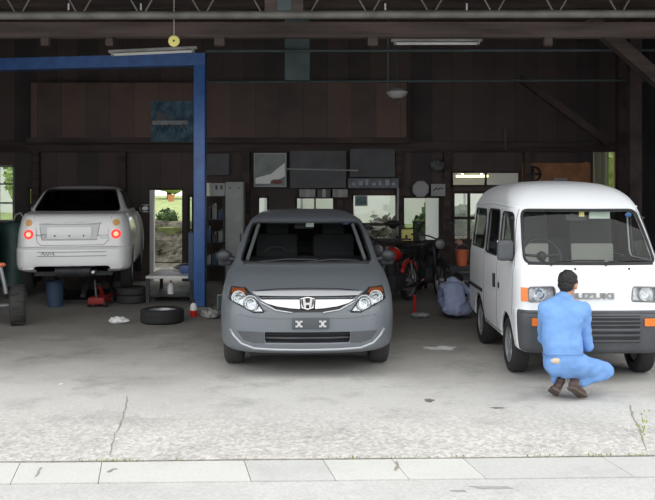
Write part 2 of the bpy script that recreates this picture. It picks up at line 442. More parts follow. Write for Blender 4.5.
def rim_of(nb, r, name, m, parent, seg=6, off=0.0):
    """tube that follows the border of a cut panel"""
    es = [e for e in nb.edges if len(e.link_faces) == 1]
    adj = {}
    for e in es:
        a, b = e.verts; adj.setdefault(a, []).append(b); adj.setdefault(b, []).append(a)
    mb = MB(); seen = set()
    for s0 in adj:
        if s0 in seen: continue
        loop = [s0]; seen.add(s0); cur = s0
        while True:
            nx = [v for v in adj[cur] if v not in seen]
            if not nx: break
            cur = nx[0]; seen.add(cur); loop.append(cur)
        pts = [v.co.copy() for v in loop]; q = [pts[0]]
        for p in pts[1:]:
            if (p-q[-1]).length > 0.006: q.append(p)
        if len(q) > 3: mb.tube(q, r, seg, closed=True)
    return mb.build(name, m, parent, smooth=True, angle=180)

DIRS = {'front': Vector((0, 1, 0)), 'left': Vector((1, 0, 0)), 'right': Vector((-1, 0, 0))}
def proj(bvh, u, z, side='front', off=0.0):
    d = DIRS[side]
    o = Vector((u, -3, z)) if side == 'front' else Vector((-3 if side == 'left' else 3, u, z))
    h = bvh.ray_cast(o, d)
    if h[0] is None: h = bvh.find_nearest(o+d*3)
    return h[0]-d*off
def patch(bvh, poly, name, m, parent, side='front', thick=0.012, grid=0.04, inset=0.004):
    bm = bmesh.new(); bm.faces.new([bm.verts.new((p[0], 0, p[1])) for p in poly])
    for k, ax in ((0, Vector((1, 0, 0))), (1, Vector((0, 0, 1)))):
        lo = min(p[k] for p in poly); hi = max(p[k] for p in poly); t = lo+grid
        while t < hi:
            bmesh.ops.bisect_plane(bm, geom=bm.faces[:]+bm.edges[:]+bm.verts[:], plane_co=ax*t, plane_no=ax, dist=1e-5); t += grid
    d = DIRS[side]
    for v in bm.verts: v.co = proj(bvh, v.co.x, v.co.z, side, 0)+d*inset
    r = bmesh.ops.extrude_face_region(bm, geom=bm.faces[:])
    bmesh.ops.translate(bm, vec=-d*(thick+inset), verts=[g for g in r['geom'] if isinstance(g, bmesh.types.BMVert)])
    bmesh.ops.recalc_face_normals(bm, faces=bm.faces)
    return finish(bm, name, m, parent, True, 40)
def line(bvh, pts, r, name, m, parent, side='front', off=0.0, step=0.05, seg=6):
    q = []
    for a, b in zip(pts, pts[1:]):
        n = max(1, int((Vector(a)-Vector(b)).length/step))
        for k in range(n): q.append((a[0]+(b[0]-a[0])*k/n, a[1]+(b[1]-a[1])*k/n))
    q.append(pts[-1])
    return MB().tube([proj(bvh, u, z, side, off) for u, z in q], r, seg).build(name, m, parent, angle=180)
def circle(cx, cz, r, n=20, rz=None):
    return [(cx+r*math.cos(k*2*PI/n), cz+(rz or r)*math.sin(k*2*PI/n)) for k in range(n)]

def wheel(parent, x, y, r, width, outer, name='wheel', tm='rubber', rm='rim_metal', spokes=5, rimr=0.66, lift=0.0):
    """outer: +1/-1 side that faces out"""
    w2 = width/2
    t = MB().lathe([(r*.66, -w2), (r*.86, -w2*1.04), (r*.96, -w2*.9), (r, -w2*.6), (r, w2*.6), (r*.96, w2*.9), (r*.86, w2*1.04), (r*.66, w2)], (x, y, r+lift), 'X', 36, closed=True).build(name, tm, parent, angle=60)
    rm_ = MB(); o = outer*w2
    rm_.lathe([(r*.67, -w2*.8), (r*.67, w2*.9), (r*.62, w2*.9), (r*.6, -w2*.6), (0.0, -w2*.6)] if outer > 0 else [(r*.67, w2*.8), (r*.67, -w2*.9), (r*.62, -w2*.9), (r*.6, w2*.6), (0.0, w2*.6)], (x, y, r+lift), 'X', 32)
    c = Vector((x+o*.55, y, r+lift))
    rm_.cyl(c-Vector((.02, 0, 0)), c+Vector((.03*outer, 0, 0)) if outer > 0 else c+Vector((-.03, 0, 0)), r*.2, seg=20)
    for k in range(spokes):
        a = k*2*PI/spokes+.3; d = Vector((0, math.cos(a), math.sin(a)))
        rm_.box(c+d*r*.38, (.03, r*.2, r*.56), rot=(a-PI/2, 0, 0), bev=.006)
    rm_.build('rim', rm, t, angle=40)
    return t

def liner(parent, x, y, z, r, s, a, b):
    """upper half of a wheel well: arch shell plus inner closing wall"""
    mb = MB(); n = 12; A = []; B = []
    for k in range(n+1):
        t = PI*k/n; A.append(mb.bm.verts.new((s*a, y+r*math.cos(t), z+r*math.sin(t)))); B.append(mb.bm.verts.new((s*b, y+r*math.cos(t), z+r*math.sin(t))))
    for k in range(n): mb.bm.faces.new((A[k], A[k+1], B[k+1], B[k]))
    mb.bm.faces.new(A)
    return mb.build('wheel_liner', 'dark_interior', parent)

def seat(parent, x, y, z, m1, m2, w=0.5, h=0.62, recl=0.25, hr=True):
    """front car seat that faces -y"""
    s = MB().box((x, y, z), (w, .5, .16), bev=.05).build('seat_cushion', m1, parent)
    b = MB(); b.box((x, y+.28+recl*.5*h, z+.1+h/2), (w, .13, h), rot=(-recl, 0, 0), bev=.05)
    bo = b.build('seat_back', m1, parent)
    MB().box((x, y+.28+recl*.29*h-.078, z+.1+h*.29), (w*.96, .03, h*.5), rot=(-recl, 0, 0), bev=.012).build('back_panel', m2, bo)
    if hr: MB().box((x, y+.30+recl*1.05*h, z+.13+h*1.08), (w*.55, .1, .2), rot=(-recl, 0, 0), bev=.04).build('headrest', m1, bo)
def steering(parent, x, y, z, r=.19):
    n = Vector((0, -.75, .45)).normalized(); u = Vector((1, 0, 0)); v = n.cross(u)
    c = Vector((x, y, z))
    mb = MB().tube([c+r*(math.cos(k*PI/12)*u+math.sin(k*PI/12)*v) for k in range(24)], .014, 8, closed=True)
    for a in (0.1, PI-.1, -PI/2): mb.cyl(c, c+r*(math.cos(a)*u+math.sin(a)*v), .014, seg=8)
    mb.ball(c, .05); mb.cyl(c, c+Vector((0, -.35, -.2)), .02)
    return mb.build('steering_wheel', 'black_plastic', parent)
def solid(o, th=0.02, inner='dark_interior'):
    o.data.materials.append(M[inner])
    md = o.modifiers.new('thickness', 'SOLIDIFY'); md.thickness = th; md.offset = -1; md.material_offset = 1; md.material_offset_rim = 0
    return o

# ============================================================ SETTING
YW = 16.5
def seam(px_x):   # the slab edge / gutter line drifts a little nearer towards the left
    return 5.70+0.032*px_x
def quad(name, pts, m, z=0.0, th=0.12, kind='structure'):
    return struct(MB().prism(pts, 'Z', z-th, z), name, m, kind, smooth=False)
XL, XR = -30, 30
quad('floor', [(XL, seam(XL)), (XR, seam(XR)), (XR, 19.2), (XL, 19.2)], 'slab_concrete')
# gutter slabs, one by one
cuts = [-30, -6.0, -2.55, -1.98, -1.45, -0.52, 0.0, 0.455, 0.93, 1.86, 2.75, 6, 30]
tones = ['kerb_concrete', 'kerb_concrete', 'kerb_concrete', 'kerb_concrete', 'kerb_concrete', 'kerb_concrete_grey', 'kerb_concrete', 'kerb_concrete', 'kerb_concrete_grey', 'kerb_concrete_grey', 'kerb_concrete', 'kerb_concrete']
for i, (a, b) in enumerate(zip(cuts, cuts[1:])):
    g = 0.0025
    quad('trim_%d' % (i+1), [(a+g+.05, seam(a)-.40), (b-g+.05, seam(b)-.40), (b-g-.03, seam(b)-.012), (a+g-.03, seam(a)-.012)], tones[i], z=-0.004)
quad('road', [(XL, -25), (XR, -25), (XR, seam(XR)-.405), (XL, seam(XL)-.405)], 'road_asphalt', z=-0.012)
quad('ground', [(XL, -25), (XR, -25), (XR, 19.3), (XL, 19.3)], 'kerb_concrete_grey', z=-0.03)
quad('yard', [(XL*2, 19.2), (XR*2, 19.2), (XR*2, 90), (XL*2, 90)], 'rock', z=-0.02)

def ribbon(name, pts, wd, m, z=0.002):
    mb = MB(); P = [Vector((p[0], p[1], 0)) for p in pts]; q = []
    for a, b in zip(P, P[1:]):
        for k in range(5):
            t = k/5; c = a.lerp(b, t); q.append(c+Vector((noise.noise(c*9)*.02, noise.noise(c*9+Vector((5, 0, 0)))*.02, 0)))
    q.append(P[-1])
    L = []; R_ = []
    for i, c in enumerate(q):
        d = (q[min(i+1, len(q)-1)]-q[max(i-1, 0)]).normalized(); n = Vector((-d.y, d.x, 0)); ww = wd*(0.5+abs(noise.noise(c*15))*1.4)
        L.append(mb.bm.verts.new(c+n*ww+Vector((0, 0, z)))); R_.append(mb.bm.verts.new(c-n*ww+Vector((0, 0, z))))
    for i in range(len(q)-1): mb.bm.faces.new((L[i], R_[i], R_[i+1], L[i+1]))
    return struct(mb, name, m, smooth=False)
def G(px, py):
    Y = F*CAMZ/(py-HY); return (X_(px, Y), Y)
ribbon('slab_crack', [G(110, 455), G(113, 440), G(120, 425), G(126, 408), G(127, 396)], .006, 'crack_dirt')
ribbon('slab_crack', [G(646, 450), G(640, 430), G(634, 418), G(630, 405)], .007, 'crack_dirt')
ribbon('gutter_crack', [G(35, 476), G(42, 467)], .006, 'crack_dirt', z=.0)
ribbon('gutter_crack', [G(108, 472), G(112, 469), G(116, 469)], .010, 'crack_dirt', z=.0)
ribbon('gutter_crack', [G(396, 470), G(398, 465), G(397, 461)], .010, 'crack_dirt', z=.0)
ribbon('slab_seam', [(-4, seam(-4)-.004), (-1, seam(-1)-.004), (1, seam(1)-.004), (4, seam(4)-.004)], .007, 'crack_dirt', z=.0015)

# weeds rooted in the seam: a wisp nobody could count
mb = MB()
for (px, n, sp) in [(112, 26, .10), (135, 14, .12), (170, 5, .08), (232, 5, .08), (345, 14, .06), (395, 8, .05), (420, 12, .10), (455, 10, .06), (535, 14, .05), (598, 26, .12), (640, 16, .04)]:
    for k in range(n):
        x = X_(px, 5.75)+random.gauss(0, sp); y = seam(x)+random.uniform(-.014, .014)
        a = random.uniform(0, 2*PI); h = random.uniform(.008, .024); d = Vector((math.cos(a), math.sin(a)*.6, 0))*h*.8
        p = Vector((x, y, -.002)); s_ = Vector((-math.sin(a), math.cos(a), 0))*.0035
        v = [mb.bm.verts.new(q) for q in (p-s_, p+s_, p+d*.6+s_+Vector((0, 0, h*.7)), p+d+Vector((0, 0, h)))]
        mb.bm.faces.new((v[0], v[1], v[2], v[3]))
for k in range(22):
    x, y = G(642+random.gauss(0, 2.5), 428+random.gauss(0, 9)); h = random.uniform(.008, .02)
    p = Vector((x, y, 0)); v = [mb.bm.verts.new(p+Vector(q)) for q in ((-.004, 0, 0), (.004, 0, 0), (.008, .004, h), (-.002, .006, h*.8))]; mb.bm.faces.new(v)
o = mb.build('weeds', 'weed', smooth=False); tag(o, 'thin green weeds growing along the seam between forecourt slab and gutter', 'weeds', kind='stuff')

# ---- back wall with its openings (x0, x1, z0, z1)
def wx(px): return X_(px, YW)
def wz(py): return Z_(py, YW)
OPEN = {'A': (wx(-18), wx(15), wz(222), wz(165)), 'B': (wx(27.5), wx(33.5), wz(206), wz(187)),
        'C': (wx(151), wx(182), 0.0, wz(190)), 'D': (wx(187.5), wx(194), .3, wz(195)),
        'E': (wx(257), wx(269), wz(236), wz(196)), 'G_': (wx(295), wx(335), wz(236), wz(196.5)),
        'H': (wx(352), wx(397), wz(240), wz(194)), 'I': (wx(402), wx(441), wz(242), wz(196)),
        'T': (wx(451), wx(521), wz(187), wz(171)), 'O': (wx(452), wx(486), 0.0, wz(191)), 'J': (wx(593), wx(615.5), wz(190), wz(147))}
def wall_with_openings(name, m, x0, x1, z0, z1, ops, y, th):
    xs = sorted({x0, x1} | {o[0] for o in ops} | {o[1] for o in ops}); mb = MB()
    xs = [x for x in xs if x0 <= x <= x1]
    for a, b in zip(xs, xs[1:]):
        mid = (a+b)/2; zz = sorted([(o[2], o[3]) for o in ops if o[0] < mid < o[1]]); z = z0
        for (p, q) in zz:
            if p > z+1e-4: mb.bb(a, b, y, y+th, z, p)
            z = max(z, q)
        if z < z1: mb.bb(a, b, y, y+th, z, z1)
    return struct(mb, name, m, smooth=False)
wall_with_openings('wall_back', 'board_lower', -7.6, 5.75, 0, 5.2, list(OPEN.values()), YW, .14)
struct(MB().bb(5.6, 5.75, 8.75, YW, 0, 5.0), 'wall_right', 'corrugated_dark', smooth=False)
struct(MB().bb(-7.75, -7.6, 8.75, YW+.14, 0, 5.0), 'wall_left', 'corrugated_dark', smooth=False)
# roof deck
mb = MB(); mb.prism([(7.85, 4.075), (17.2, 4.95), (17.2, 5.05), (7.85, 4.175)], 'X', -7.9, 6.0)
struct(mb, 'ceiling', 'roof_under', smooth=False)
n = 1
for k in range(13):
    Y = 9.9+k*.55; z = 4.14+(Y-8.55)*.0936
    if k % 3 == 0: struct(MB().bb(-7.6, 5.6, Y-.06, Y+.06, z-.22, z-.012), 'roof_purlin', 'timber', smooth=False)
    else: struct(MB().bb(-7.6, 5.6, Y-.03, Y+.03, z-.10, z-.012), 'roof_purlin', 'timber_dark', smooth=False)

# window frames and glass
def win(n, key, cols, rows, fm='timber_dark', t=.04, glass='window_glass'):
    x0, x1, z0, z1 = OPEN[key]; root = thing('window_%d' % n, 'x', 'x'); del root['label']; del root['category']; root['kind'] = 'structure'
    mb = MB(); y0, y1 = YW-.02, YW+.06
    mb.bb(x0, x0+t, y0, y1, z0, z1); mb.bb(x1-t, x1, y0, y1, z0, z1); mb.bb(x0, x1, y0, y1, z0, z0+t); mb.bb(x0, x1, y0, y1, z1-t, z1)
    for k in range(1, cols): x = x0+(x1-x0)*k/cols; mb.bb(x-t*.4, x+t*.4, y0+.01, y1-.01, z0, z1)
    for k in range(1, rows): z = z0+(z1-z0)*k/rows; mb.bb(x0, x1, y0+.01, y1-.01, z-t*.4, z+t*.4)
    mb.build('window_frame', fm, root, smooth=False)
    MB().bb(x0+t*.5, x1-t*.5, YW+.03, YW+.036, z0+t*.5, z1-t*.5).build('pane', glass, root, smooth=False)
win(1, 'A', 2, 3, 'grey_steel'); win(2, 'B', 1, 1); win(3, 'D', 1, 2); win(4, 'E', 1, 1); win(5, 'G_', 2, 1); win(6, 'H', 1, 1, t=.03); win(7, 'I', 1, 1); win(8, 'T', 2, 1); win(9, 'J', 3, 1, 'office_wall', .03)
struct(MB().bb(wx(594.5), wx(607.5), YW+.062, YW+.07, wz(189), wz(148)), 'trim_25', 'paper_white', smooth=False)
# inner sash rails of window 6 (lower light band)
struct(MB().bb(OPEN['H'][0], OPEN['H'][1], YW-.01, YW+.05, wz(226), wz(223)), 'trim_20', 'timber_dark', smooth=False)
# white jamb of the open doorway
struct(MB().bb(wx(150), wx(154), YW-.03, YW+.10, 0, wz(190)), 'trim_21', 'white_enamel', smooth=False)
struct(MB().bb(wx(149), wx(184), YW-.03, YW+.02, wz(190), wz(188)), 'trim_22', 'timber_dark', smooth=False)
# office door
x0, x1, z0, z1 = OPEN['O']; root = thing('door_1', 'x', 'x'); del root['label']; del root['category']; root['kind'] = 'structure'
mb = MB(); 
for (a, b) in ((x0, x0+.05), (x0+.30, x0+.35), (x1-.05, x1)): mb.bb(a, b, YW-.01, YW+.05, 0, z1)
for z in (0.02, .75, 1.18, z1-.05): mb.bb(x0, x1, YW-.008, YW+.048, z, z+.05)
mb.build('door_frame', 'timber', root, smooth=False)
MB().bb(x0+.02, x1-.02, YW+.015, YW+.025, .8, z1-.03).build('door_glass', 'window_glass', root, smooth=False)
MB().bb(x0+.02, x1-.02, YW+.01, YW+.03, .03, .76).build('lower_panel', 'timber', root, smooth=False)
# office behind
OX0, OX1 = wx(446), wx(585)
mb = MB(); mb.bb(OX0-.1, wx(450)+.02, 19.0, 19.1, 0, 2.6); mb.bb(wx(489)+.5, OX1+.1, 19.0, 19.1, 0, 2.6); mb.bb(wx(450)+.02, wx(489)+.5, 19.0, 19.1, 0, .7); mb.bb(wx(450)+.02, wx(489)+.5, 19.0, 19.1, 1.78, 2.6); struct(MB().bb(OX0-.1, OX0, YW+.14, 18.99, 0, 2.6), 'wall_office_side', 'house_white', smooth=False); mb.bb(OX1, OX1+.1, YW+.14, 19.0, 0, 2.6)
struct(mb, 'wall_office', 'office_wall', smooth=False)
struct(MB().bb(OX0-.1, OX1+.1, YW+.14, 19.1, 2.6, 2.68), 'ceiling_office', 'office_wall', smooth=False)
t = thing('ceiling_light', 'lit fluorescent ceiling lamp glowing yellow behind the office transom window', 'ceiling light', (wx(468)+.38, 18.3, 2.03))
MB().bb(-.35, .35, -.1, .1, .06, .12).cyl((0, 0, .12), (0, 0, .565), .01).build('lamp_housing', 'white_enamel', t, smooth=False)
mb = MB()
for y in (-.06, .06): mb.cyl((-.33, y, .0), (.33, y, .0), .022, seg=10)
mb.cyl((-.2, 0, 0.02), (-.2, 0, .06), .02); mb.cyl((.2, 0, .02), (.2, 0, .06), .02)
mb.build('tube', 'tube_light', t)

# upper boards of the loft front, beam, plywood
struct(MB().bb(wx(40), wx(404), YW-.5, YW-.44, 2.72, 3.74), 'wall_loft', 'board_wall', smooth=False)
struct(MB().bb(wx(36), wx(408), YW-.52, YW-.40, 2.62, 2.72), 'trim_30', 'timber', smooth=False)
struct(MB().bb(-7.6, 5.6, YW-.14, YW-.002, wz(152), wz(142)), 'trim_31', 'timber', smooth=False)
struct(MB().bb(wx(522), wx(590), YW-.03, YW-.002, wz(200), wz(163)), 'trim_32', 'plywood', smooth=False)
struct(MB().bb(wx(584), wx(588), YW-.06, YW-.03, 0, wz(162)), 'trim_33', 'plywood', smooth=False)
for i, px in enumerate((38, 124, 247, 340, 398.5, 446, 526, 618)):
    struct(MB().bb(wx(px)-.06, wx(px)+.06, YW-.15, YW-.003, 0 if px != 526 else wz(187), wz(152)-.001), 'trim_%d' % (40+i), 'timber', smooth=False)
# big right-hand posts and diagonal knee braces
for i, (px, Y) in enumerate(((634, 13.2), (622, 15.2))):
    x = X_(px, Y); struct(MB().bb(x-.09, x+.09, Y-.09, Y+.09, 0, 4.45), 'trim_%d' % (50+i), 'timber_dark', smooth=False)
def beam(name, a, b, wd, m, label=None):
    a = Vector(a); b = Vector(b); d = b-a; mb = MB()
    bmesh.ops.create_cube(mb.bm, size=1.0); bmesh.ops.scale(mb.bm, vec=(wd, wd, d.length), verts=mb.bm.verts[:])
    bmesh.ops.transform(mb.bm, matrix=Matrix.Translation((a+b)/2) @ d.to_track_quat('Z', 'Y').to_matrix().to_4x4(), verts=mb.bm.verts[:])
    return struct(mb, name, m, smooth=False)
beam('trim_52', at(588, 18, 11.5), at(672, 92, 11.5), .17, 'timber')
beam('trim_53', at(520, 78, 14.5), at(607, 142, 14.5), .12, 'timber_dark')
# header beam behind the truss
struct(MB().bb(-7.6, 5.6, 10.0, 10.12, Z_(37, 10), Z_(22, 10)), 'trim_60', 'timber', smooth=False)
for i, (a, b) in enumerate(((40, 48), (105, 112), (214, 224), (368, 378), (545, 553))):
    struct(MB().bb(X_(a, 10), X_(b, 10), 10.02, 10.10, Z_(45, 10), Z_(37, 10)-.001), 'trim_%d' % (61+i), 'timber', smooth=False)

# ---- steel lattice girder above the shop front
t = thing('lattice_girder', 'grey tubular steel lattice girder spanning the open shop front', 'girder', (0, 9.0, 3.58))
MB().cyl((-7.59, 0, .0), (5.59, 0, .04), .042, seg=14).build('lower_chord', 'steel_truss', t)
MB().cyl((-7.59, 0, .50), (5.59, 0, .54), .042, seg=14).build('upper_chord', 'steel_truss', t)
ap = [17-61.5*k for k in range(7, 0, -1)]+[17, 78.5, 140, 201.5, 263, 306, 368, 430, 493, 555, 618, 680, 742, 804]
tops = []
for k, px in enumerate(ap):
    x = X_(px+1.5, 9.0); zz = (x+7.59)*.003
    if abs(x) > 7.4 or x > 5.3: continue
    for s in (-1, 1):
        if px == 263 and s == 1: continue
        if px == 306 and s == -1: continue
        MB().cyl((x+s*.035, 0, zz+.03), (x+s*.29, 0, zz+.48), .009, seg=8).build('web_bar', 'steel_truss', t)
x = X_(284, 9.0)
MB().bb(x-.2, x+.2, -.03, .03, .045, .49).build('gusset_plate', 'timber', t, smooth=False)
MB().bb(x-.07, x+.08, -.045, -.031, .06, .22).build('joint_plate', 'teal_steel', t, smooth=False)
for px in (70, 142, 385, 466): 
    x = X_(px, 9.0); MB().cyl((x, -.05, .06), (x, -.05, .13), .009, seg=8).build('bolt_rod', 'cabinet_grey', t)

# conduits and the teal hanging column
def pipe(name, a, b, r, m, label, cat, group=None):
    return tag(MB().cyl(a, b, r, seg=10).build(name, m), label, cat, group)
pipe('conduit', at(206, 51, 12), at(729, 50, 12), .02, 'teal_steel', 'upper thin teal conduit running across the dark roof space', 'pipe')
pipe('conduit', at(206, 82, 13.6), at(682, 80, 13.6), .02, 'teal_steel', 'lower thin teal conduit running above the brown loft boards', 'pipe')
pipe('hanging_rod', at(388, 6, 12.06), at(388, 88, 12.04), .012, 'teal_steel', 'thin vertical rod hanging from upper conduit above the dome lamp', 'rod')
t = tag(MB().bb(X_(285, 12.2), X_(310, 12.2), 12.1, 12.3, Z_(81, 12.2), 4.46, bev=.01).build('steel_column', 'teal_steel', None, smooth=False), 'dull teal steel column hanging down from the roof, mid ceiling', 'column')
# ---- unlit fluorescent battens
def batten(x0, x1, py0, py1, Y, label):
    a = at(x0, py0, Y); b = at(x1, py1, Y); c = (a+b)/2; t = thing('fluorescent_fixture', label, 'light fixture', c, 0, 'unlit fluorescent battens under the roof')
    L = (b-a).length; sl = math.atan2(b.z-a.z, b.x-a.x)
    MB().box((0, 0, .035), (L, .09, .035), rot=(0, -sl, 0), bev=.006).build('batten_body', 'grey_board_light', t)
    h = Vector((L/2-.05, 0, math.tan(sl)*(L/2-.05)))
    for y in (-.03, .03): MB().cyl(-h+Vector((0, y, -.005)), h+Vector((0, y, -.005)), .013, seg=10).build('tube', 'tube_off', t)
    for s in (-1, 1): MB().box(h*s, (.03, .09, .04), rot=(0, -sl, 0)).build('tube_holder', 'grey_board_light', t)
    for s in (-.7, .7): MB().cyl(h*s+Vector((0, 0, .07)), h*s+Vector((0, 0, 4.14+(Y-8.55)*.0936-c.z-.005-h.z*s)), .005, seg=6).build('hanger_wire', 'dark_steel', t)
batten(109, 197, 54.5, 50.5, 11.0, 'unlit fluorescent batten hanging just above the blue lift crossbeam')
batten(391, 482, 43, 43, 10.7, 'unlit fluorescent batten hanging over the gap right of the silver car')
# yellow disc
t = thing('cord_reel', 'round pale yellow disc hanging on a cord above the blue beam', 'disc', at(174, 41, 9.85))
MB().lathe([(0, -.012), (.055, -.012), (.066, 0), (.055, .012), (0, .012)], (0, 0, 0), 'Y', 24).build('disc', 'yellow', t)
MB().lathe([(0, -.02), (.012, -.02), (.012, -.01), (0, -.01)], (0, 0, 0), 'Y', 12).build('hub', 'dark_steel', t)
MB().cyl((0, 0, .066), (0, 0, .78), .003, seg=6).build('cord', 'paper_white', t)
# dome lamp
p = at(397, 94, 12.5)
t = thing('dome_lamp', 'unlit round glass dome lamp hanging in the dark roof', 'lamp', p)
MB().lathe([(0, -.07), (.07, -.06), (.12, -.03), (.15, .01), (.155, .03), (.10, .06), (.03, .09), (0, .09)], (0, 0, 0), 'Z', 28).build('lamp_shade', 'grey_board_light', t)
MB().lathe([(0, -.13), (.035, -.12), (.05, -.09), (.03, -.05), (0, -.05)], (0, 0, -.02), 'Z', 16).build('bulb', 'clear_lens', t)
MB().cyl((0, 0, .09), (0, 0, 1.35), .008, seg=8).build('stem', 'dark_steel', t)

# ---- portal two-post lift
BL = 'blue_paint'
t = thing('portal_frame', 'blue steel portal frame with post and overhead crossbeam around white sedan', 'frame', (-1.91, 12.9, 0))
MB().bb(-.085, .085, -.1, .1, .02, 3.62, bev=.012).build('post', BL, t)
MB().bb(-3.60, -3.43, .55, .72, .02, 3.62, bev=.012).build('post', BL, t)
mb = MB(); mb.prism([(-3.7, .55), (.085, -.09), (.085, .11), (-3.7, .75)], 'Z', 3.62, 3.80); mb.build('crossbeam', BL, t, smooth=False)
MB().bb(-.16, .16, -.18, .2, 0, .02).build('base_plate', 'grey_steel', t); MB().bb(-3.7, -3.3, .45, .8, 0, .02).build('base_plate', 'grey_steel', t)
MB().bb(-.17, -.086, -.06, .1, .4, 1.12, bev=.01).build('control_box', 'blue_plastic', t)
MB().bb(-3.42, -3.30, .55, .72, .4, 1.1, bev=.01).build('control_box', 'blue_plastic', t)

# ============================================================ SILVER WAGON (front view)
def all_faces(c): return True
t = thing('estate_car', 'silver grey estate car facing out of the workshop, in the middle', 'car', (-0.185, 8.0, 0), math.radians(2))
K = [  # z, y0, y1, w, rx, ry, bow, rx1, ry1, bow1
 (.225, .14, 4.20, .70, .30, .40, .10, .2, .2, .05),
 (.258, .05, 4.28, .79, .30, .42, .10, .2, .2, .05),
 (.305, .02, 4.32, .825, .30, .42, .10, .2, .2, .05),
 (.45, .015, 4.34, .842, .30, .42, .11, .2, .2, .05),
 (.60, .02, 4.35, .8475, .30, .45, .12, .2, .2, .05),
 (.72, .06, 4.34, .846, .30, .50, .13, .2, .2, .05),
 (.79, .14, 4.33, .84, .30, .50, .14, .2, .2, .05),
 (.855, .36, 4.32, .832, .28, .45, .14, .2, .2, .05),
 (.93, .66, 4.31, .815, .25, .40, .13, .2, .2, .05),
 (.965, .88, 4.30, .800, .20, .30, .12, .2, .2, .05),
 (.995, 1.0, 4.29, .782, .14, .25, .12, .2, .2, .05),
 (1.2, 1.32, 4.20, .725, .14, .25, .12, .2, .2, .05),
 (1.38, 1.66, 4.08, .655, .14, .25, .12, .2, .2, .05),
 (1.435, 1.80, 4.0, .62, .16, .25, .12, .2, .2, .05),
 (1.48, 2.1, 3.85, .54, .2, .3, .12, .2, .2, .05),
 (1.51, 2.5, 3.5, .36, .2, .3, .05, .2, .2, .05),
 (1.515, 2.8, 3.2, .12, .1, .1, .0, .1, .1, .0)]
bm = shell(K); full = BVHTree.FromBMesh(bm)
FR = lambda c: c.y < 2.0 and c.z > .9
ws = cut(bm, roundpoly([(-.70, 1.005), (.70, 1.005), (.60, 1.402), (-.60, 1.402)], .06, 4), 'Y', FR)
side_glass = []
for s, nm in ((-1, 'l'), (1, 'r')):
    sel = (lambda c, s=s: c.x*s > .35 and c.z > 1.0)
    for poly in ([(1.62, 1.05), (2.25, 1.04), (2.25, 1.42), (2.02, 1.42)], [(2.33, 1.04), (3.1, 1.04), (3.05, 1.42), (2.33, 1.42)], [(3.2, 1.05), (3.85, 1.10), (3.72, 1.38), (3.16, 1.41)]):
        side_glass.append(cut(bm, roundpoly(poly, .06, 3), 'X', sel))
for s in (-1, 1):
    for y in (.86, 3.44):
        cut(bm, circle(y, .30, .345, 22), 'X', lambda c, s=s: c.x*s > .55 and c.z < .8)
cut(bm, [(-.39, .345), (.39, .345), (.40, .385), (.40, .445), (-.40, .445), (-.40, .385)][::1], 'Y', lambda c: c.y < .6 and c.z < .6)
# headlight openings
HL = [(-.735, .83), (-.60, .83), (-.52, .775), (-.405, .63), (-.50, .625), (-.63, .685), (-.755, .735)]
hls = []
for s in (-1, 1):
    hls.append((s, cut(bm, [(x*-s, z) for x, z in HL], 'Y', lambda c: c.y < 1.2 and .6 < c.z < .9)))
body = solid(finish(bm, 'body_shell', 'silver_paint', t, True, 40))
rim_of(ws, .012, 'windshield_seal', 'black_plastic', t)
finish(ws, 'windshield', 'dark_glass', t, True)
for g in side_glass:
    rim_of(g, .008, 'window_seal', 'black_plastic', t); finish(g, 'side_window', 'tint_glass', t, True)
for s, nb in hls:
    back = nb.copy(); bmesh.ops.translate(back, vec=(0, .07, 0), verts=back.verts[:])
    rim_of(nb, .006, 'headlight_seal', 'black_plastic', t)
    hl = finish(nb, 'headlight', 'clear_lens', t, True)
    # housing: push back + walls
    hb = finish(back, 'lamp_housing', 'reflector_chrome', hl, True)
    for (x, z, r) in ((.655, .75, .060), (.54, .705, .068)):
        q = proj(full, x*s, z, 'front'); q.y += .055
        mb = MB().lathe([(0, .02), (r*.5, .012), (r*.85, -.01), (r, -.04), (r*1.1, -.04)], q, 'Y', 24); mb.build('lamp_bowl', 'chrome', hl)
        MB().ball(q+Vector((0, -.01, 0)), r*.3).build('bulb', 'clear_lens', hl)
    patch(full, [(x*-s, z) for x, z in ((-.735, .823), (-.61, .823), (-.58, .79), (-.66, .782), (-.745, .782))], 'turn_signal', 'amber_dark', hl, 'front', thick=-.012, inset=.026)
# chrome grille
patch(full, [(-.50, .812), (-.30, .826), (0, .832), (.30, .826), (.50, .812), (.47, .775), (.3, .66), (.16, .632), (-.16, .632), (-.3, .66), (-.47, .775)][::-1], 'grille_backing', 'black_plastic', t, 'front', .006, .05)
g = patch(full, [(-.53, .803), (-.30, .811), (0, .815), (.30, .811), (.53, .803), (.48, .776), (.3, .774), (0, .773), (-.3, .774), (-.48, .776)][::-1], 'grille_upper_trim', 'silver_trim', t, 'front', .022, .05)
for s in (-1, 1):
    P = [(.07, .745), (.30, .745), (.445, .742), (.38, .712), (.28, .686), (.15, .67), (.07, .665)]
    patch(full, [(x*s, z) for x, z in P], 'grille_wing', 'bright_trim', t, 'front', .03, .05)
    line(full, [(.47*s, .735), (.3*s, .652), (.14*s, .628)], .006, 'grille_lower_trim', 'bright_trim', t, off=.012)
# badge
bp = proj(full, 0, .715, 'front'); bd = MB().box(bp+Vector((0, -.032, 0)), (.145, .02, .115), bev=.012).build('badge', 'black_plastic', t)
mb = MB(); q = bp+Vector((0, -.045, 0))
mb.tube([q+Vector(v) for v in ((-.062, 0, .045), (0, 0, .056), (.062, 0, .045), (.05, 0, -.04), (0, 0, -.054), (-.05, 0, -.04))], .008, 8, closed=True)
mb.prism([(-.046, .042), (-.024, .045), (-.018, .008), (.018, .008), (.024, .045), (.046, .042), (.034, -.042), (.016, -.044), (.014, -.012), (-.014, -.012), (-.016, -.044), (-.034, -.042)], 'Y', -.008, .006)
bmesh.ops.translate(mb.bm, vec=q, verts=mb.bm.verts[-24:])
mb.build('badge_letter', 'chrome', bd, smooth=False)
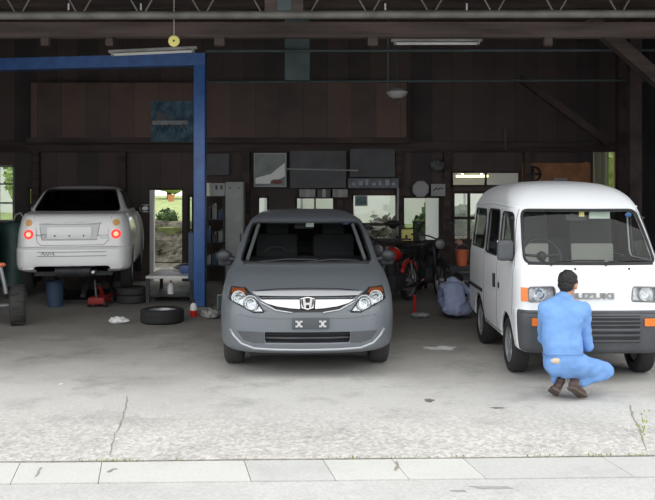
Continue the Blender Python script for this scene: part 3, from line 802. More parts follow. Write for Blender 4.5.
# plate bracket
bp = proj(full, 0, .53, 'front'); pb = MB().box(bp+Vector((.03, -.012, 0)), (.34, .02, .10), bev=.004).build('plate_bracket', 'dash_grey', t)
for x0 in (-.08, .14):
    mb = MB().box(bp+Vector((x0, -.026, -.003)), (.03, .008, .04))
    for dx in (-.02, .02):
        for z in (.02, -.025): mb.box(bp+Vector((x0+dx, -.027, z)), (.026, .008, .016))
    mb.build('bracket_clip', 'bright_trim', pb, smooth=False)
# lower intake
ig = MB(); ig.bb(-.46, .46, .16, .18, .31, .46); ig.build('intake_backing', 'black_plastic', t, smooth=False)
mb = MB(); mb.tube([(-.45, .10, .385), (-.2, .06, .385), (.2, .06, .385), (.45, .10, .385)], .009, 8)
for z in (.345, .415): mb.tube([(-.44, .11, z), (.44, .11, z)], .004, 6)
mb.build('intake_bar', 'bumper_plastic', t)
rc = [(-.73, .46), (-.69, .40), (-.62, .335), (-.50, .292), (-.3, .282), (0, .280), (.3, .282), (.50, .292), (.62, .335), (.69, .40), (.73, .46)]
line(full, rc, .012, 'bumper_lip', 'lip_silver', t, off=.004)
for s in (-1, 1): patch(full, [(.41*s, .445), (.66*s, .452), (.60*s, .37), (.50*s, .34), (.40*s, .345)], 'bumper_recess', 'bumper_plastic', t, 'front', .004, .05)
line(full, [(-.64, .60), (-.4, .575), (.4, .575), (.64, .60)], .005, 'bumper_crease', 'silver_paint', t, off=.0)
# hood gap
if 0: line(full, [(-.60, .858), (-.66, .90), (-.67, .97), (-.66, 1.012)], .004, 'hood_seam', 'black_plastic', t), line(full, [(.60, .858), (.66, .90), (.67, .97), (.66, 1.012)], .004, 'hood_seam', 'black_plastic', t)
# cowl, wipers
line(full, [(-.66, .992), (0, .995), (.66, .992)], .018, 'cowl', 'black_plastic', t)
line(full, [(-.52, 1.01), (-.2, 1.04), (.12, 1.035)], .011, 'wiper', 'black_plastic', t, off=.02)
line(full, [(-.02, 1.01), (.28, 1.035), (.56, 1.02)], .011, 'wiper', 'black_plastic', t, off=.02)
# a-pillar bright strip
for s in (-1, 1): MB().tube([(.63*s, 1.20, 1.02), (.575*s, 1.50, 1.22), (.535*s, 1.78, 1.37)], .020, 8).build('pillar_trim', 'pillar_trim', t)
# mirrors
for s in (-1, 1):
    m = fused(MB().ball((.90*s, 1.42, 1.05), (.085, .06, .07)).box((.885*s, 1.44, 1.015), (.16, .08, .15), bev=.03), 'door_mirror', 'mirror_shaded', t, .01, 5)  # dark colour paints in the shade on body-colour housings
    MB().cyl((.74*s, 1.42, 1.0), (.84*s, 1.42, 1.02), .03).build('mirror_arm', 'black_plastic', m)
    MB().box((.885*s, 1.484, 1.015), (.12, .01, .09), bev=.004).build('mirror_glass', 'chrome', m)
# interior
MB().bb(-.74, .74, .9, 4.0, .22, .42).build('cabin_floor', 'dark_interior', t, smooth=False)
MB().box((0, 1.55, .92), (1.36, .55, .20), bev=.06).build('dashboard', 'dark_interior', t)
seat(t, -.34, 2.0, .52, 'seat_grey', 'seat_grey'); seat(t, .34, 2.0, .52, 'seat_grey', 'seat_grey')
MB().box((0, 3.1, .75), (1.2, .2, .7), rot=(-.2, 0, 0), bev=.05).build('rear_bench', 'seat_grey', t)
steering(t, -.34, 1.72, .97, .17)
MB().box((-.02, 1.82, 1.355), (.22, .03, .06), bev=.01).build('interior_mirror', 'dash_grey', t)
MB().box((.045, 1.705, 1.375), (.09, .004, .05)).build('inspection_sticker', 'curtain', t, smooth=False)
MB().box((.455, 1.76, 1.385), (.06, .004, .02)).build('sun_sticker', 'blue_paint', t, smooth=False)
for s in (-1, 1):
    for y in (.86, 3.44): wheel(t, s*.735, y, .30, .185, s, 'wheel', 'dusty_rubber')
    for y in (.86, 3.44): liner(t, 0, y, .31, .375, s, .58, .83)
MB().bb(-.55, .55, .25, 4.1, .19, .22).build('underbody', 'dark_interior', t, smooth=False)

# ============================================================ WHITE VAN
VANL = thing('van', 'white high-roof minivan parked facing out on the right', 'van', (2.44, 7.80, 0), math.radians(0)); t = VANL
K = [
 (.27, .10, 2.768, .62, .10, .16, .03, .1, .1, .02),
 (.31, .03, 2.820, .675, .11, .18, .04, .1, .1, .02),
 (.45, .01, 2.846, .692, .11, .20, .04, .1, .1, .02),
 (.62, .00, 2.850, .6975, .11, .20, .04, .1, .1, .02),
 (.66, .02, 2.850, .6975, .11, .20, .04, .1, .1, .02),
 (.675, .055, 2.850, .695, .11, .20, .04, .1, .1, .02),
 (.85, .07, 2.846, .695, .11, .20, .05, .1, .1, .02),
 (1.02, .10, 2.837, .69, .11, .20, .06, .1, .1, .02),
 (1.08, .135, 2.829, .682, .11, .20, .07, .1, .1, .02),
 (1.30, .29, 2.785, .66, .11, .22, .08, .1, .1, .02),
 (1.56, .50, 2.716, .640, .12, .22, .09, .1, .1, .02),
 (1.62, .56, 2.682, .635, .13, .24, .10, .12, .15, .03),
 (1.70, .66, 2.595, .61, .16, .26, .12, .15, .2, .05),
 (1.78, .82, 2.422, .545, .2, .3, .14, .2, .2, .05),
 (1.835, 1.05, 2.163, .42, .2, .3, .14, .2, .2, .05),
 (1.86, 1.35, 1.903, .22, .15, .2, .06, .1, .1, .02),
 (1.868, 1.6, 1.800, .06, .05, .05, .0, .05, .05, .0)]
bm = shell(K); full = BVHTree.FromBMesh(bm)
# lower bumper split: grey plastic below z .672
bmesh.ops.bisect_plane(bm, geom=bm.faces[:]+bm.edges[:]+bm.verts[:], plane_co=(0, 0, .672), plane_no=(0, 0, 1), dist=1e-4)
bmesh.ops.bisect_plane(bm, geom=[g for g in bm.faces if g.calc_center_median().z < .7]+list({e for f in bm.faces if f.calc_center_median().z < .7 for e in f.edges})+list({v for f in bm.faces if f.calc_center_median().z < .7 for v in f.verts}), plane_co=(0, .16, 0), plane_no=(0, 1, 0), dist=1e-4)
got = [f for f in bm.faces if f.calc_center_median().z < .672 and f.calc_center_median().y < .16]
bb = bmesh.new(); mp = {}
for f in got: bb.faces.new([mp.setdefault(v, None) or mp.__setitem__(v, bb.verts.new(v.co)) or mp[v] for v in f.verts])
bmesh.ops.delete(bm, geom=got, context='FACES')
ws = cut(bm, roundpoly([(-.605, 1.095), (.605, 1.095), (.588, 1.30), (.55, 1.578), (-.55, 1.578), (-.588, 1.30)], .06, 4), 'Y', lambda c: c.y < 1.0 and c.z > .9)
sg = []
for s in (-1, 1):
    sel = (lambda c, s=s: c.x*s > .35 and c.z > 1.0)
    for poly in ([(.34, 1.10), (1.02, 1.10), (1.00, 1.55), (.62, 1.55)], [(1.12, 1.09), (1.76, 1.09), (1.72, 1.56), (1.12, 1.56)], [(1.86, 1.11), (2.62, 1.11), (2.50, 1.55), (1.86, 1.55)]):
        sg.append(cut(bm, roundpoly(poly, .07, 3), 'X', sel))
    for y in (.60, 2.13): cut(bm, circle(y, .27, .315, 22), 'X', lambda c, s=s: c.x*s > .5 and c.z < .7)
    cut(bb, circle(.60, .27, .315, 22), 'X', lambda c, s=s: c.x*s > .5 and c.z < .7)
hls = []
for s in (-1, 1):
    hls.append((s, cut(bm, roundpoly([(.345*s, .755), (.595*s, .745), (.595*s, .875), (.36*s, .885)][::s], .02, 2), 'Y', lambda c: c.y < .5 and .7 < c.z < .95)))
solid(finish(bm, 'body_shell', 'van_paint', t, True, 40), .025)
bp_ = solid(finish(bb, 'front_bumper', 'bumper_plastic', t, True, 40), .02)
rim_of(ws, .014, 'windshield_seal', 'black_plastic', t); finish(ws, 'windshield', 'car_glass', t, True)
for g in sg: rim_of(g, .010, 'window_seal', 'black_plastic', t); finish(g, 'side_window', 'car_glass', t, True)
for s, nb in hls:
    back = nb.copy(); bmesh.ops.translate(back, vec=(0, .06, 0), verts=back.verts[:])
    rim_of(nb, .007, 'headlight_seal', 'grey_steel', t); hl = finish(nb, 'headlight', 'clear_lens', t, True)
    finish(back, 'lamp_housing', 'reflector', hl, True)
    q = proj(full, .49*s, .815, 'front'); q.y += .045
    MB().lathe([(0, .02), (.04, .012), (.06, -.01), (.066, -.03)], q, 'Y', 24).build('lamp_bowl', 'chrome', hl); MB().ball(q, .022).build('bulb', 'clear_lens', hl)
    patch(full, [(.60*s, .75), (.655*s, .75), (.655*s, .875), (.60*s, .875)], 'corner_lamp', 'amber', hl, 'front', .012, .03)
    patch(full, roundpoly([(.44*s, .535), (.58*s, .535), (.58*s, .605), (.44*s, .605)], .012, 2), 'turn_signal', 'amber', bp_, 'front', .014, .05)
# bumper grille slots
gp = patch(full, [(-.40, .385), (.40, .385), (.40, .632), (-.40, .632)], 'lower_grille', 'black_plastic', bp_, 'front', .004, .08)
for z, r in ((.615, .008), (.580, .009), (.545, .009), (.50, .018), (.452, .014), (.40, .012)):
    line(full, [(-.40, z), (.40, z)], r, 'grille_bar', 'bumper_plastic', gp, off=.008)
line(full, [(-.66, .655), (-.3, .66), (.3, .66), (.66, .655)], .010, 'bumper_ridge', 'bumper_plastic', bp_, off=.004)
patch(full, [(-.10, .40), (.22, .40), (.22, .545), (-.10, .545)], 'plate_mount', 'black_plastic', bp_, 'front', .012, .08)
# raised lettering
q = proj(full, 0.0, .80, 'front')
text_mesh('SUZUKI', 'nameplate', 'grey_board_light', .072, .005, q+Vector((-.02, -.006, 0)), (PI/2-.08, 0, 0), t, sx=1.65, bold=.003)
# gutters, seams
for s, sd in ((-1, 'left'), (1, 'right')):
    line(full, [(.62, 1.605), (1.4, 1.625), (2.55, 1.60)], .009, 'roof_gutter', 'van_paint', t, sd, off=.004)
    for y0, y1 in ((1.07, 1.06), (1.81, 1.79)): line(full, [(y0, .36 if y0 < 2 else .60), (y0, 1.02), (y1, 1.58)], .004, 'door_seam', 'grey_steel', t, sd)
    line(full, [(.34, .60), (.30, 1.06), (.60, 1.58)], .004, 'door_seam', 'grey_steel', t, sd)
    line(full, [(.9, .34), (1.4, .33), (1.8, .34)], .006, 'sill_seam', 'grey_steel', t, sd)
    patch(full, [(1.14, .76), (1.21, .76), (1.21, .90), (1.14, .90)], 'door_handle', 'black_plastic', t, sd, .02, .05)
    MB().ball(proj(full, .97, .80, sd), (.012, .035, .035)).build('door_lock', 'black_plastic', t)
    line(full, [(1.88, .64), (2.74, .64)], .022, 'side_molding', 'black_plastic', t, sd, off=.0)
    a = proj(full, .38, 1.50-.32, sd); b = proj(full, .60, 1.50, sd)
    for pnt in (a, b): MB().box(pnt+Vector((.012*s, 0, 0)), (.03, .035, .018)).build('mirror_bracket', 'black_plastic', t, smooth=False)
    m = fused(MB().box((.755*s, .36, 1.20), (.155, .07, .20), bev=.03), 'door_mirror', 'bumper_plastic', t, .01, 4)
    MB().cyl((.65*s, .38, 1.13), (.72*s, .37, 1.14), .014).build('mirror_arm', 'black_plastic', m)
    MB().box((.755*s, .403, 1.20), (.135, .008, .18), bev=.003).build('mirror_glass', 'chrome', m)
# wipers
line(full, [(-.38, 1.075), (-.34, 1.11), (-.12, 1.122), (.12, 1.12)], .008, 'wiper', 'black_plastic', t, off=.018)
line(full, [(.12, 1.075), (.16, 1.11), (.36, 1.122), (.53, 1.118)], .008, 'wiper', 'black_plastic', t, off=.018)
line(full, [(-.58, 1.085), (0, 1.085), (.58, 1.085)], .010, 'cowl', 'black_plastic', t, off=.0)
for x in (-.16, .34): MB().ball(proj(full, x, 1.045, 'front'), .011).build('washer_nozzle', 'black_plastic', t)
# interior
MB().bb(-.60, .60, .35, 2.65, .34, .52).build('cabin_floor', 'dash_grey', t, smooth=False)
MB().box((0, .50, .98), (1.16, .40, .17), bev=.05).build('dashboard', 'dash_grey', t)
seat(t, -.34, 1.0, .72, 'seat_grey', 'seat_light', .46, .72, .12, False); seat(t, .34, 1.0, .72, 'seat_grey', 'seat_light', .46, .72, .12, False)
MB().box((0, 2.0, .95), (1.1, .14, .55), rot=(-.15, 0, 0), bev=.05).build('rear_bench', 'seat_grey', t)
steering(t, -.34, .64, 1.12, .19)
MB().box((.0, .64, 1.50), (.20, .025, .06), bev=.01).build('interior_mirror', 'dash_grey', t)
MB().box((.03, .56, 1.535), (.05, .004, .045)).build('inspection_sticker', 'yellow', t, smooth=False)
MB().box((.21, .58, 1.525), (.20, .006, .065)).build('sun_visor', 'curtain', t, smooth=False)
MB().ball((.475, .535, 1.53), (.032, .003, .022)).build('blue_sticker', 'blue_paint', t)
MB().bb(-.55, .55, .2, 2.7, .26, .30).build('underbody', 'dark_interior', t, smooth=False)
for s in (-1, 1):
    for y in (.60, 2.13):
        wheel(t, s*.60, y, .268, .155, s, 'wheel', 'rubber', spokes=6)
        liner(t, 0, y, .28, .34, s, .45, .67)

# ============================================================ WHITE SEDAN ON THE LIFT (rear view; local y=0 is its tail)
LZ = .31
t = thing('sedan', 'white sedan with glowing red tail lamps, raised on the blue lift', 'car', (-3.66, 12.3, LZ), math.radians(9)); SED = t
K = [
 (.26, .12, 4.05, .72, .2, .3, .08, .25, .4, .08),
 (.30, .03, 4.11, .795, .2, .3, .09, .25, .4, .08),
 (.40, .00, 4.14, .812, .2, .3, .09, .25, .4, .1),
 (.58, .00, 4.15, .818, .2, .32, .10, .25, .4, .1),
 (.63, .04, 4.13, .815, .2, .32, .10, .25, .4, .1),
 (.80, .06, 4.05, .805, .2, .32, .10, .25, .4, .1),
 (.95, .08, 3.75, .78, .2, .32, .10, .25, .4, .1),
 (1.05, .12, 3.35, .752, .2, .32, .09, .25, .4, .1),
 (1.10, .22, 3.15, .73, .18, .3, .08, .25, .4, .1),
 (1.125, .55, 3.0, .71, .15, .3, .06, .25, .4, .1),
 (1.16, .66, 2.9, .70, .12, .25, .06, .2, .3, .1),
 (1.30, .88, 2.65, .645, .12, .25, .06, .2, .3, .1),
 (1.42, 1.08, 2.4, .585, .12, .25, .06, .2, .3, .1),
 (1.475, 1.28, 2.2, .52, .15, .25, .06, .2, .3, .1),
 (1.505, 1.55, 2.0, .36, .15, .2, .04, .2, .2, .05),
 (1.512, 1.75, 1.85, .10, .05, .03, .0, .05, .03, .0)]
bm = shell(K); full = BVHTree.FromBMesh(bm)
rw = cut(bm, roundpoly([(-.63, 1.13), (.63, 1.13), (.515, 1.458), (-.515, 1.458)], .06, 4), 'Y', lambda c: c.y < 1.6 and c.z > 1.05)
fw = cut(bm, roundpoly([(-.6, 1.16), (.6, 1.16), (.5, 1.43), (-.5, 1.43)], .07, 4), 'Y', lambda c: c.y > 1.9 and c.z > 1.05)
sg = []
for s in (-1, 1):
    sel = (lambda c, s=s: c.x*s > .35 and c.z > 1.0)
    for poly in ([(.98, 1.15), (1.62, 1.14), (1.62, 1.43), (1.28, 1.43)], [(1.70, 1.14), (2.55, 1.14), (2.2, 1.43), (1.70, 1.43)]):
        sg.append(cut(bm, roundpoly(poly, .05, 3), 'X', sel))
    for y in (.78, 3.3): cut(bm, circle(y, .30, .335, 22), 'X', lambda c, s=s: c.x*s > .5 and c.z < .8)
cut(bm, roundpoly([(-.56, .1), (.56, .1), (.53, .355), (-.53, .355)], .05, 3), 'Y', lambda c: c.y < .5 and c.z < .5)
solid(finish(bm, 'body_shell', 'white_paint', t, True, 40))
rim_of(rw, .010, 'rear_window_seal', 'black_plastic', t); finish(rw, 'rear_window', 'tint_glass', t, True); finish(fw, 'windshield', 'car_glass', t, True)
for g in sg: rim_of(g, .008, 'window_seal', 'black_plastic', t); finish(g, 'side_window', 'tint_glass', t, True)
for s in (-1, 1):
    cl = patch(full, roundpoly([(.50*s, .74), (.72*s, .74), (.70*s, 1.04), (.52*s, 1.04)][::s], .03, 2), 'tail_lamp', 'white_paint', t, 'front', .008, .06)
    patch(full, circle(.61*s, .81, .068), 'stop_light', 'lamp_red', cl, 'front', .018, .05)
    patch(full, circle(.61*s, .81, .034), 'stop_bulb', 'lamp_red_core', cl, 'front', .026, .05)
    patch(full, circle(.61*s, .975, .048), 'turn_signal', 'amber_pale', cl, 'front', .018, .05)
# plate recess and blank plate
patch(full, [(-.42, .73), (-.36, .73), (.32, .73), (.36, .94), (-.46, .94)][0:1]+[(.34, .73), (.38, .955), (-.46, .955)], 'plate_recess', 'plate_blank', t, 'front', .003, .08)
line(full, [(-.42, .73), (.34, .73), (.38, .955), (-.46, .955), (-.42, .73)], .006, 'recess_edge', 'grey_board_light', t)
q = proj(full, -.04, .83, 'front')
pl = MB().box(q+Vector((0, -.004, 0)), (.62, .012, .17), bev=.003).build('plate_holder', 'white_paint', t)
mb = MB()
for x in (-.2, 0, .2): mb.ball(q+Vector((x, -.012, -.04)), .012)
mb.build('plate_screws', 'dark_steel', pl)
line(full, [(-.47, .965), (-.2, .985), (.2, .985), (.40, .965)], .012, 'plate_lamp_garnish', 'white_paint', t, off=.006)
# boot lid outline
line(full, [(-.55, 1.10), (-.51, .90), (-.49, .70), (-.44, .655), (.44, .655), (.50, .72), (.51, .90), (.55, 1.10)], .0045, 'boot_seam', 'grey_board_light', t)
line(full, [(-.79, .625), (-.4, .63), (.4, .63), (.79, .625)], .0045, 'bumper_seam', 'grey_board_light', t)
for z in (.50, .56): line(full, [(-.48, z), (.48, z)], .006, 'bumper_groove', 'grey_board_light', t)
# badges (script too small to read)
def squiggle(x0, x1, z, h, n, r, m):
    pts = [(x0+(x1-x0)*k/(n*2), z+(h if k % 2 else -h)*(1 if k % 3 else .5)) for k in range(n*2+1)]
    line(full, pts, r, 'script_badge', m, t, off=.004)
squiggle(-.44-.08, -.44+.10, .80, .014, 5, .005, 'grey_board')
squiggle(.36, .50, .79, .012, 4, .004, 'grey_board_light'); squiggle(.38, .50, .755, .008, 4, .003, 'grey_board_light'); squiggle(-.44, -.36, .765, .008, 3, .003, 'grey_board_light')
squiggle(-.42, -.24, .535, .022, 4, .006, 'grey_board')
for s in (-1, 1): patch(full, [(.50*s, .225+.04), (.80*s, .265), (.80*s, .31), (.50*s, .31)][::s], 'bumper_corner_lip', 'white_paint', t, 'front', .02, .08)
for s in (-1, 1):
    m = fused(MB().ball((.90*s, 2.55, 1.12), (.11, .06, .075)), 'door_mirror', 'white_paint', t, .012, 2)
    MB().box((.90*s, 2.505, 1.12), (.16, .01, .10), bev=.004).build('mirror_glass', 'dark_steel', m); MB().cyl((.70*s, 2.6, 1.09), (.82*s, 2.56, 1.10), .025).build('mirror_arm', 'black_plastic', m)
    for y in (.78, 3.3):
        wheel(t, s*.715, y, .29, .17, s, 'wheel', 'rubber', lift=-.04)
        liner(t, 0, y, .31, .36, s, .55, .79)
line(full, [(1.66, .35), (1.68, 1.12)], .004, 'door_seam', 'grey_steel', t, 'right'); line(full, [(2.75, .35), (2.75, 1.0)], .004, 'door_seam', 'grey_steel', t, 'right')
line(full, [(1.66, .35), (1.68, 1.12)], .004, 'door_seam', 'grey_steel', t, 'left')
MB().bb(-.55, .55, .25, 3.9, .20, .26).build('underbody', 'dark_steel', t, smooth=False)
MB().cyl((-.25, .18, .27), (.25, .18, .27), .085, seg=20).build('muffler', 'dark_steel', t); MB().cyl((.30, -.02, .27), (.30, .3, .27), .022).build('tailpipe', 'bright_trim', t)
MB().cyl((-.6, .78, .24), (.6, .78, .24), .04).build('axle_beam', 'dark_steel', t)
seat(t, -.33, 2.0, .5, 'seat_grey', 'seat_grey'); seat(t, .33, 2.0, .5, 'seat_grey', 'seat_grey')
MB().box((0, 1.1, .95), (1.15, .12, .55), rot=(.2, 0, 0), bev=.04).build('rear_bench', 'seat_grey', t)

# low scissor lift that carries the sedan
t = thing('scissor_lift', 'dark low scissor lift carrying the white sedan', 'car lift', (-3.66-.30, 14.1, 0), math.radians(9))
MB().bb(-.45, .45, -.75, .75, .455, .505).build('platform', 'dark_steel', t, smooth=False)
MB().bb(-.45, .45, -.7, .7, 0, .04).build('base_frame', 'dark_steel', t, smooth=False)
for x in (-.4, .4):
    for a, b in ((-.6, .6), (.6, -.6)): MB().cyl((x+(.02 if a < 0 else -.02), a, .06), (x+(.02 if a < 0 else -.02), b, .44), .025).build('scissor_arm', 'dark_steel', t)
MB().cyl((0, -.4, .06), (0, .3, .42), .04).build('ram', 'grey_steel', t)

# ============================================================ PEOPLE
def V(px, py, Y): return at(px, py, Y)
def hand(mb, wrist, d, up, s=1.0, curl=.5):
    """palm, four unequal bent fingers and a thumb"""
    d = d.normalized(); up = (up-up.dot(d)*d).normalized(); sd = d.cross(up)
    for k in (-1, 0, 1): mb.cap(wrist+sd*.018*k*s, .017*s, wrist+d*.075*s+sd*.026*k*s, .016*s, 10)
    for k, L in enumerate((.070, .080, .075, .058)):
        b = wrist+d*.078*s+sd*(-.033+.022*k)*s; m = b+(d*math.cos(curl)-up*math.sin(curl))*L*.5*s; e = m+(d*math.cos(curl*2.2)-up*math.sin(curl*2.2))*L*.5*s
        mb.cap(b, .0095*s, m, .009*s, 8); mb.cap(m, .009*s, e, .0075*s, 8)
    b = wrist+d*.02*s-sd*.025*s; m = b+(d*.6-sd*.7-up*.3).normalized()*.04*s; e = m+(d*.9-sd*.2-up*.4).normalized()*.032*s
    mb.cap(b, .012*s, m, .011*s, 8); mb.cap(m, .011*s, e, .009*s, 8)
def head(mb, c, f, upv, r=.1):
    """skull, jaw, nose, ears; f = facing direction"""
    f = f.normalized(); u = (upv-upv.dot(f)*f).normalized(); s = f.cross(u)
    def P(a, b, cc): return c+f*a+u*b+s*cc
    mt = Matrix((s, f, u)).transposed().to_euler()
    mb.ball(P(-.012, .02, 0), (.074, .094, .095), mt); mb.ball(P(.02, -.035, 0), (.058, .068, .075), mt); mb.ball(P(.05, -.085, 0), (.032, .035, .028), mt)
    mb.ball(P(.095, -.02, 0), (.012, .018, .022), mt); mb.cap(P(.085, .01, 0), .010, P(.102, -.028, 0), .012, 8)
    for k in (-1, 1):
        mb.ball(P(-.005, -.01, .078*k), (.010, .022, .032), mt); mb.ball(P(.075, .018, .03*k), (.02, .012, .008), mt)
    mb.ball(P(.082, -.055, 0), (.024, .012, .006), mt); mb.ball(P(.080, -.067, 0), (.022, .012, .006), mt)
def shoe(parent, heel, toe, up, m='shoe_leather'):
    d = (toe-heel).normalized(); up = (up-up.dot(d)*d).normalized(); s = d.cross(up); L = (toe-heel).length
    mb = MB(); e = Matrix((s, d, up)).transposed().to_euler()
    mb.ball(heel+d*.035+up*.03, (.038, .045, .045), e); mb.ball(heel+d*L*.45+up*.025, (.038, .08, .038), e); mb.ball(heel+d*L*.78+up*.018, (.046, .065, .030), e)
    mb.cap(heel+d*.05+up*.04, .036, heel+d*.055+up*.09, .038)
    o = fused(mb, 'shoe', m, parent, .008, 3)
    pts = [(-.034, -.01), (-.038, .05), (-.032, .10), (-.048, .18), (-.046, .22), (-.02, L+.005), (.02, L+.005), (.046, .22), (.048, .18), (.032, .10), (.038, .05), (.034, -.01)]
    mb = MB(); mb.prism(roundpoly(pts, .02, 3), 'Z', -.014, .004)
    bmesh.ops.transform(mb.bm, matrix=Matrix.Translation(heel) @ Matrix((s, d, up)).transposed().to_4x4(), verts=mb.bm.verts[:])
    mb.build('sole', 'sole', o)
def person(label, group, J, cloth, up_head, face, hair_m='hair', seed=0, scale=1.0, sleeve=.9):
    J = {k: Vector(v) for k, v in J.items()}; k = scale
    def torso(mb, g, skin=False):
        a = J['hip']; b = J['waist']; c = J['chest']; n = J['neck']
        for s in ('l', 'r'):
            mb.cap(J['hip_'+s], .105*g*k, J['waist'].lerp(J['hip_'+s], .25), .10*g*k); mb.cap(J['waist'].lerp(J['hip_'+s], .3), .10*g*k, J['chest'].lerp(J['sh_'+s], .42), .105*g*k)
            mb.cap(J['chest'].lerp(J['sh_'+s], .42), .10*g*k, J['sh_'+s], .068*g*k)
            mb.cap(J['sh_'+s], .062*g*k, J['neck'].lerp(J['sh_'+s], .15), .05*g*k)
        mb.cap(J['hip'], .12*g*k, J['waist'], .125*g*k); mb.cap(J['waist'], .125*g*k, J['chest'], .13*g*k); [mb.cap(J['waist']+Vector((q, 0, 0)), .11*g*k, J['chest']+Vector((q, 0, 0)), .11*g*k) for q in (-.06*k, .06*k)]; mb.cap(J['chest'], .12*g*k, J['neck']-Vector((0, 0, .03)), .062*g*k)
    def legs(mb, g, end=.055, cut=0.0):
        for s in ('l', 'r'):
            mb.cap(J['hip_'+s], .105*g*k, J['knee_'+s], .072*g*k); mb.cap(J['knee_'+s], .072*g*k, J['ankle_'+s].lerp(J['knee_'+s], cut), end*g*k)
    def arms(mb, g, end=1.0):
        for s in ('l', 'r'):
            mb.cap(J['sh_'+s], .066*g*k, J['elbow_'+s], .052*g*k); mb.cap(J['elbow_'+s], .052*g*k, J['elbow_'+s].lerp(J['wrist_'+s], end), .042*g*k)
    mb = MB(); torso(mb, .86); legs(mb, .72, .05)
    for s in ('l', 'r'):
        mb.cap(J['sh_'+s], .05*k, J['elbow_'+s], .038*k); mb.cap(J['elbow_'+s], .038*k, J['wrist_'+s], .026*k)
        hand(mb, J['wrist_'+s], J['hand_'+s]-J['wrist_'+s], Vector((0, 0, 1)), k)
        mb.cap(J['ankle_'+s], .036*k, J['ankle_'+s]+(J['toe_'+s]-J['ankle_'+s])*.5, .028*k)
    mb.cap(J['neck']-Vector((0, 0, .03)), .056*k, J['head']-Vector(up_head)*.03-Vector(face)*.02, .052*k)
    head(mb, J['head'], Vector(face), Vector(up_head))
    body = fused(mb, 'person', 'skin', None, .007, 3)
    tag(body, label, 'person', group)
    mb = MB(); torso(mb, 1.0); legs(mb, 1.0, .062, .12); arms(mb, 1.0, sleeve)
    col = J['neck']; mb.cap(col-Vector((0, 0, .03)), .072*k, col+Vector((0, 0, .005)), .068*k)
    cl = fused(mb, 'coverall', cloth, body, .012, 6, .016, 9, seed)
    # collar
    c = J['neck']+Vector((0, 0, .02)); n = 20
    MB().tube([c+Vector((.066*math.cos(2*PI*i/n), .06*math.sin(2*PI*i/n)+.01, .014*math.sin(2*PI*i/n))) for i in range(n)], .015, 8, closed=True).build('collar', cloth, cl, angle=180)
    # hair cap
    f = Vector(face).normalized(); u = Vector(up_head); u = (u-u.dot(f)*f).normalized(); s = f.cross(u); mt = Matrix((s, f, u)).transposed().to_euler(); h = J['head']
    mb = MB(); mb.ball(h-f*.022+u*.034, (.082, .094, .090), mt, 24); mb.ball(h-f*.045-u*.018, (.068, .055, .062), mt, 20); mb.ball(h+f*.035+u*.085, (.06, .05, .03), mt, 16)
    for q in (-1, 1): mb.ball(h+s*.070*q-f*.002+u*.022, (.014, .03, .04), mt)
    fused(mb, 'hair', hair_m, body, .007, 2, .007, 60, seed)
    for q in ('l', 'r'): shoe(body, J['heel_'+q], J['toe_'+q], J['ankle_'+q]-J['heel_'+q])
    return body, cl
P1 = dict(hip=(2.035, 7.27, .30), hip_l=(1.93, 7.28, .30), hip_r=(2.115, 7.27, .29), waist=(1.985, 7.26, .44), chest=(1.995, 7.33, .64), neck=(2.045, 7.42, .835), head=(2.085, 7.46, .955),
          sh_l=(1.865, 7.38, .75), sh_r=(2.185, 7.36, .755), elbow_l=(1.90, 7.56, .47), elbow_r=(2.235, 7.40, .425), wrist_l=(1.99, 7.63, .56), wrist_r=(2.13, 7.62, .50), hand_l=(2.03, 7.75, .56), hand_r=(2.11, 7.75, .51),
          knee_l=(2.0, 7.66, .38), knee_r=(2.40, 7.42, .225), ankle_l=(1.975, 7.33, .13), ankle_r=(2.12, 7.29, .135),
          heel_l=(1.925, 7.22, .105), toe_l=(1.95, 7.44, .022), heel_r=(2.035, 7.19, .125), toe_r=(2.175, 7.32, .022))
b1, c1 = person('person in bright blue coveralls crouching at the white van bumper, back to us', None, P1, 'coverall_blue', (-.05, -.15, 1), (.55, .75, -.30), seed=3)
# belt seam and cream back patch
hitc = BVHTree.FromPolygons([v.co.copy() for v in c1.data.vertices], [tuple(p.vertices) for p in c1.data.polygons])
def on_back(px, py, off=.004):
    o = Vector((0, 0, CAMZ)); d = (at(px, py, 7.3)-o).normalized(); h = hitc.ray_cast(o, d)
    return (h[0]-d*off) if h[0] else at(px, py, 7.2)
MB().tube([on_back(x, 354+.004*(x-560)**2*.2, .0) for x in range(543, 585, 4)], .007, 8).build('waistband', 'coverall_blue', c1, angle=180)
q = on_back(557, 361, .006); MB().ball(q, (.052, .008, .026), (.1, .08, 0), 20).build('cream_patch', 'patch_cream', c1)

P2 = dict(hip=(1.72, 11.85, .19), hip_l=(1.62, 11.87, .18), hip_r=(1.81, 11.87, .18), waist=(1.70, 11.85, .28), chest=(1.69, 11.93, .42), neck=(1.69, 12.08, .53), head=(1.79, 12.22, .50),
          sh_l=(1.565, 12.02, .465), sh_r=(1.81, 12.02, .465), elbow_l=(1.54, 12.20, .32), elbow_r=(1.96, 11.98, .37), wrist_l=(1.68, 12.36, .33), wrist_r=(1.85, 12.02, .24), hand_l=(1.78, 12.42, .33), hand_r=(1.79, 12.08, .20),
          knee_l=(1.56, 12.20, .22), knee_r=(1.98, 12.12, .19), ankle_l=(1.66, 12.32, .10), ankle_r=(1.86, 12.30, .10),
          heel_l=(1.64, 12.28, .055), toe_l=(1.68, 12.50, .05), heel_r=(1.85, 12.26, .055), toe_r=(1.90, 12.48, .05))
b2, c2 = person('person in pale blue coveralls sitting low behind the van, bent forward, seen from behind', None, P2, 'coverall_pale', (0, .5, .8), (.3, .6, -.8), seed=9, scale=.9, sleeve=.45)
bv = BVHTree.FromPolygons([v.co.copy() for v in c2.data.vertices], [tuple(p.vertices) for p in c2.data.polygons]); wb = []
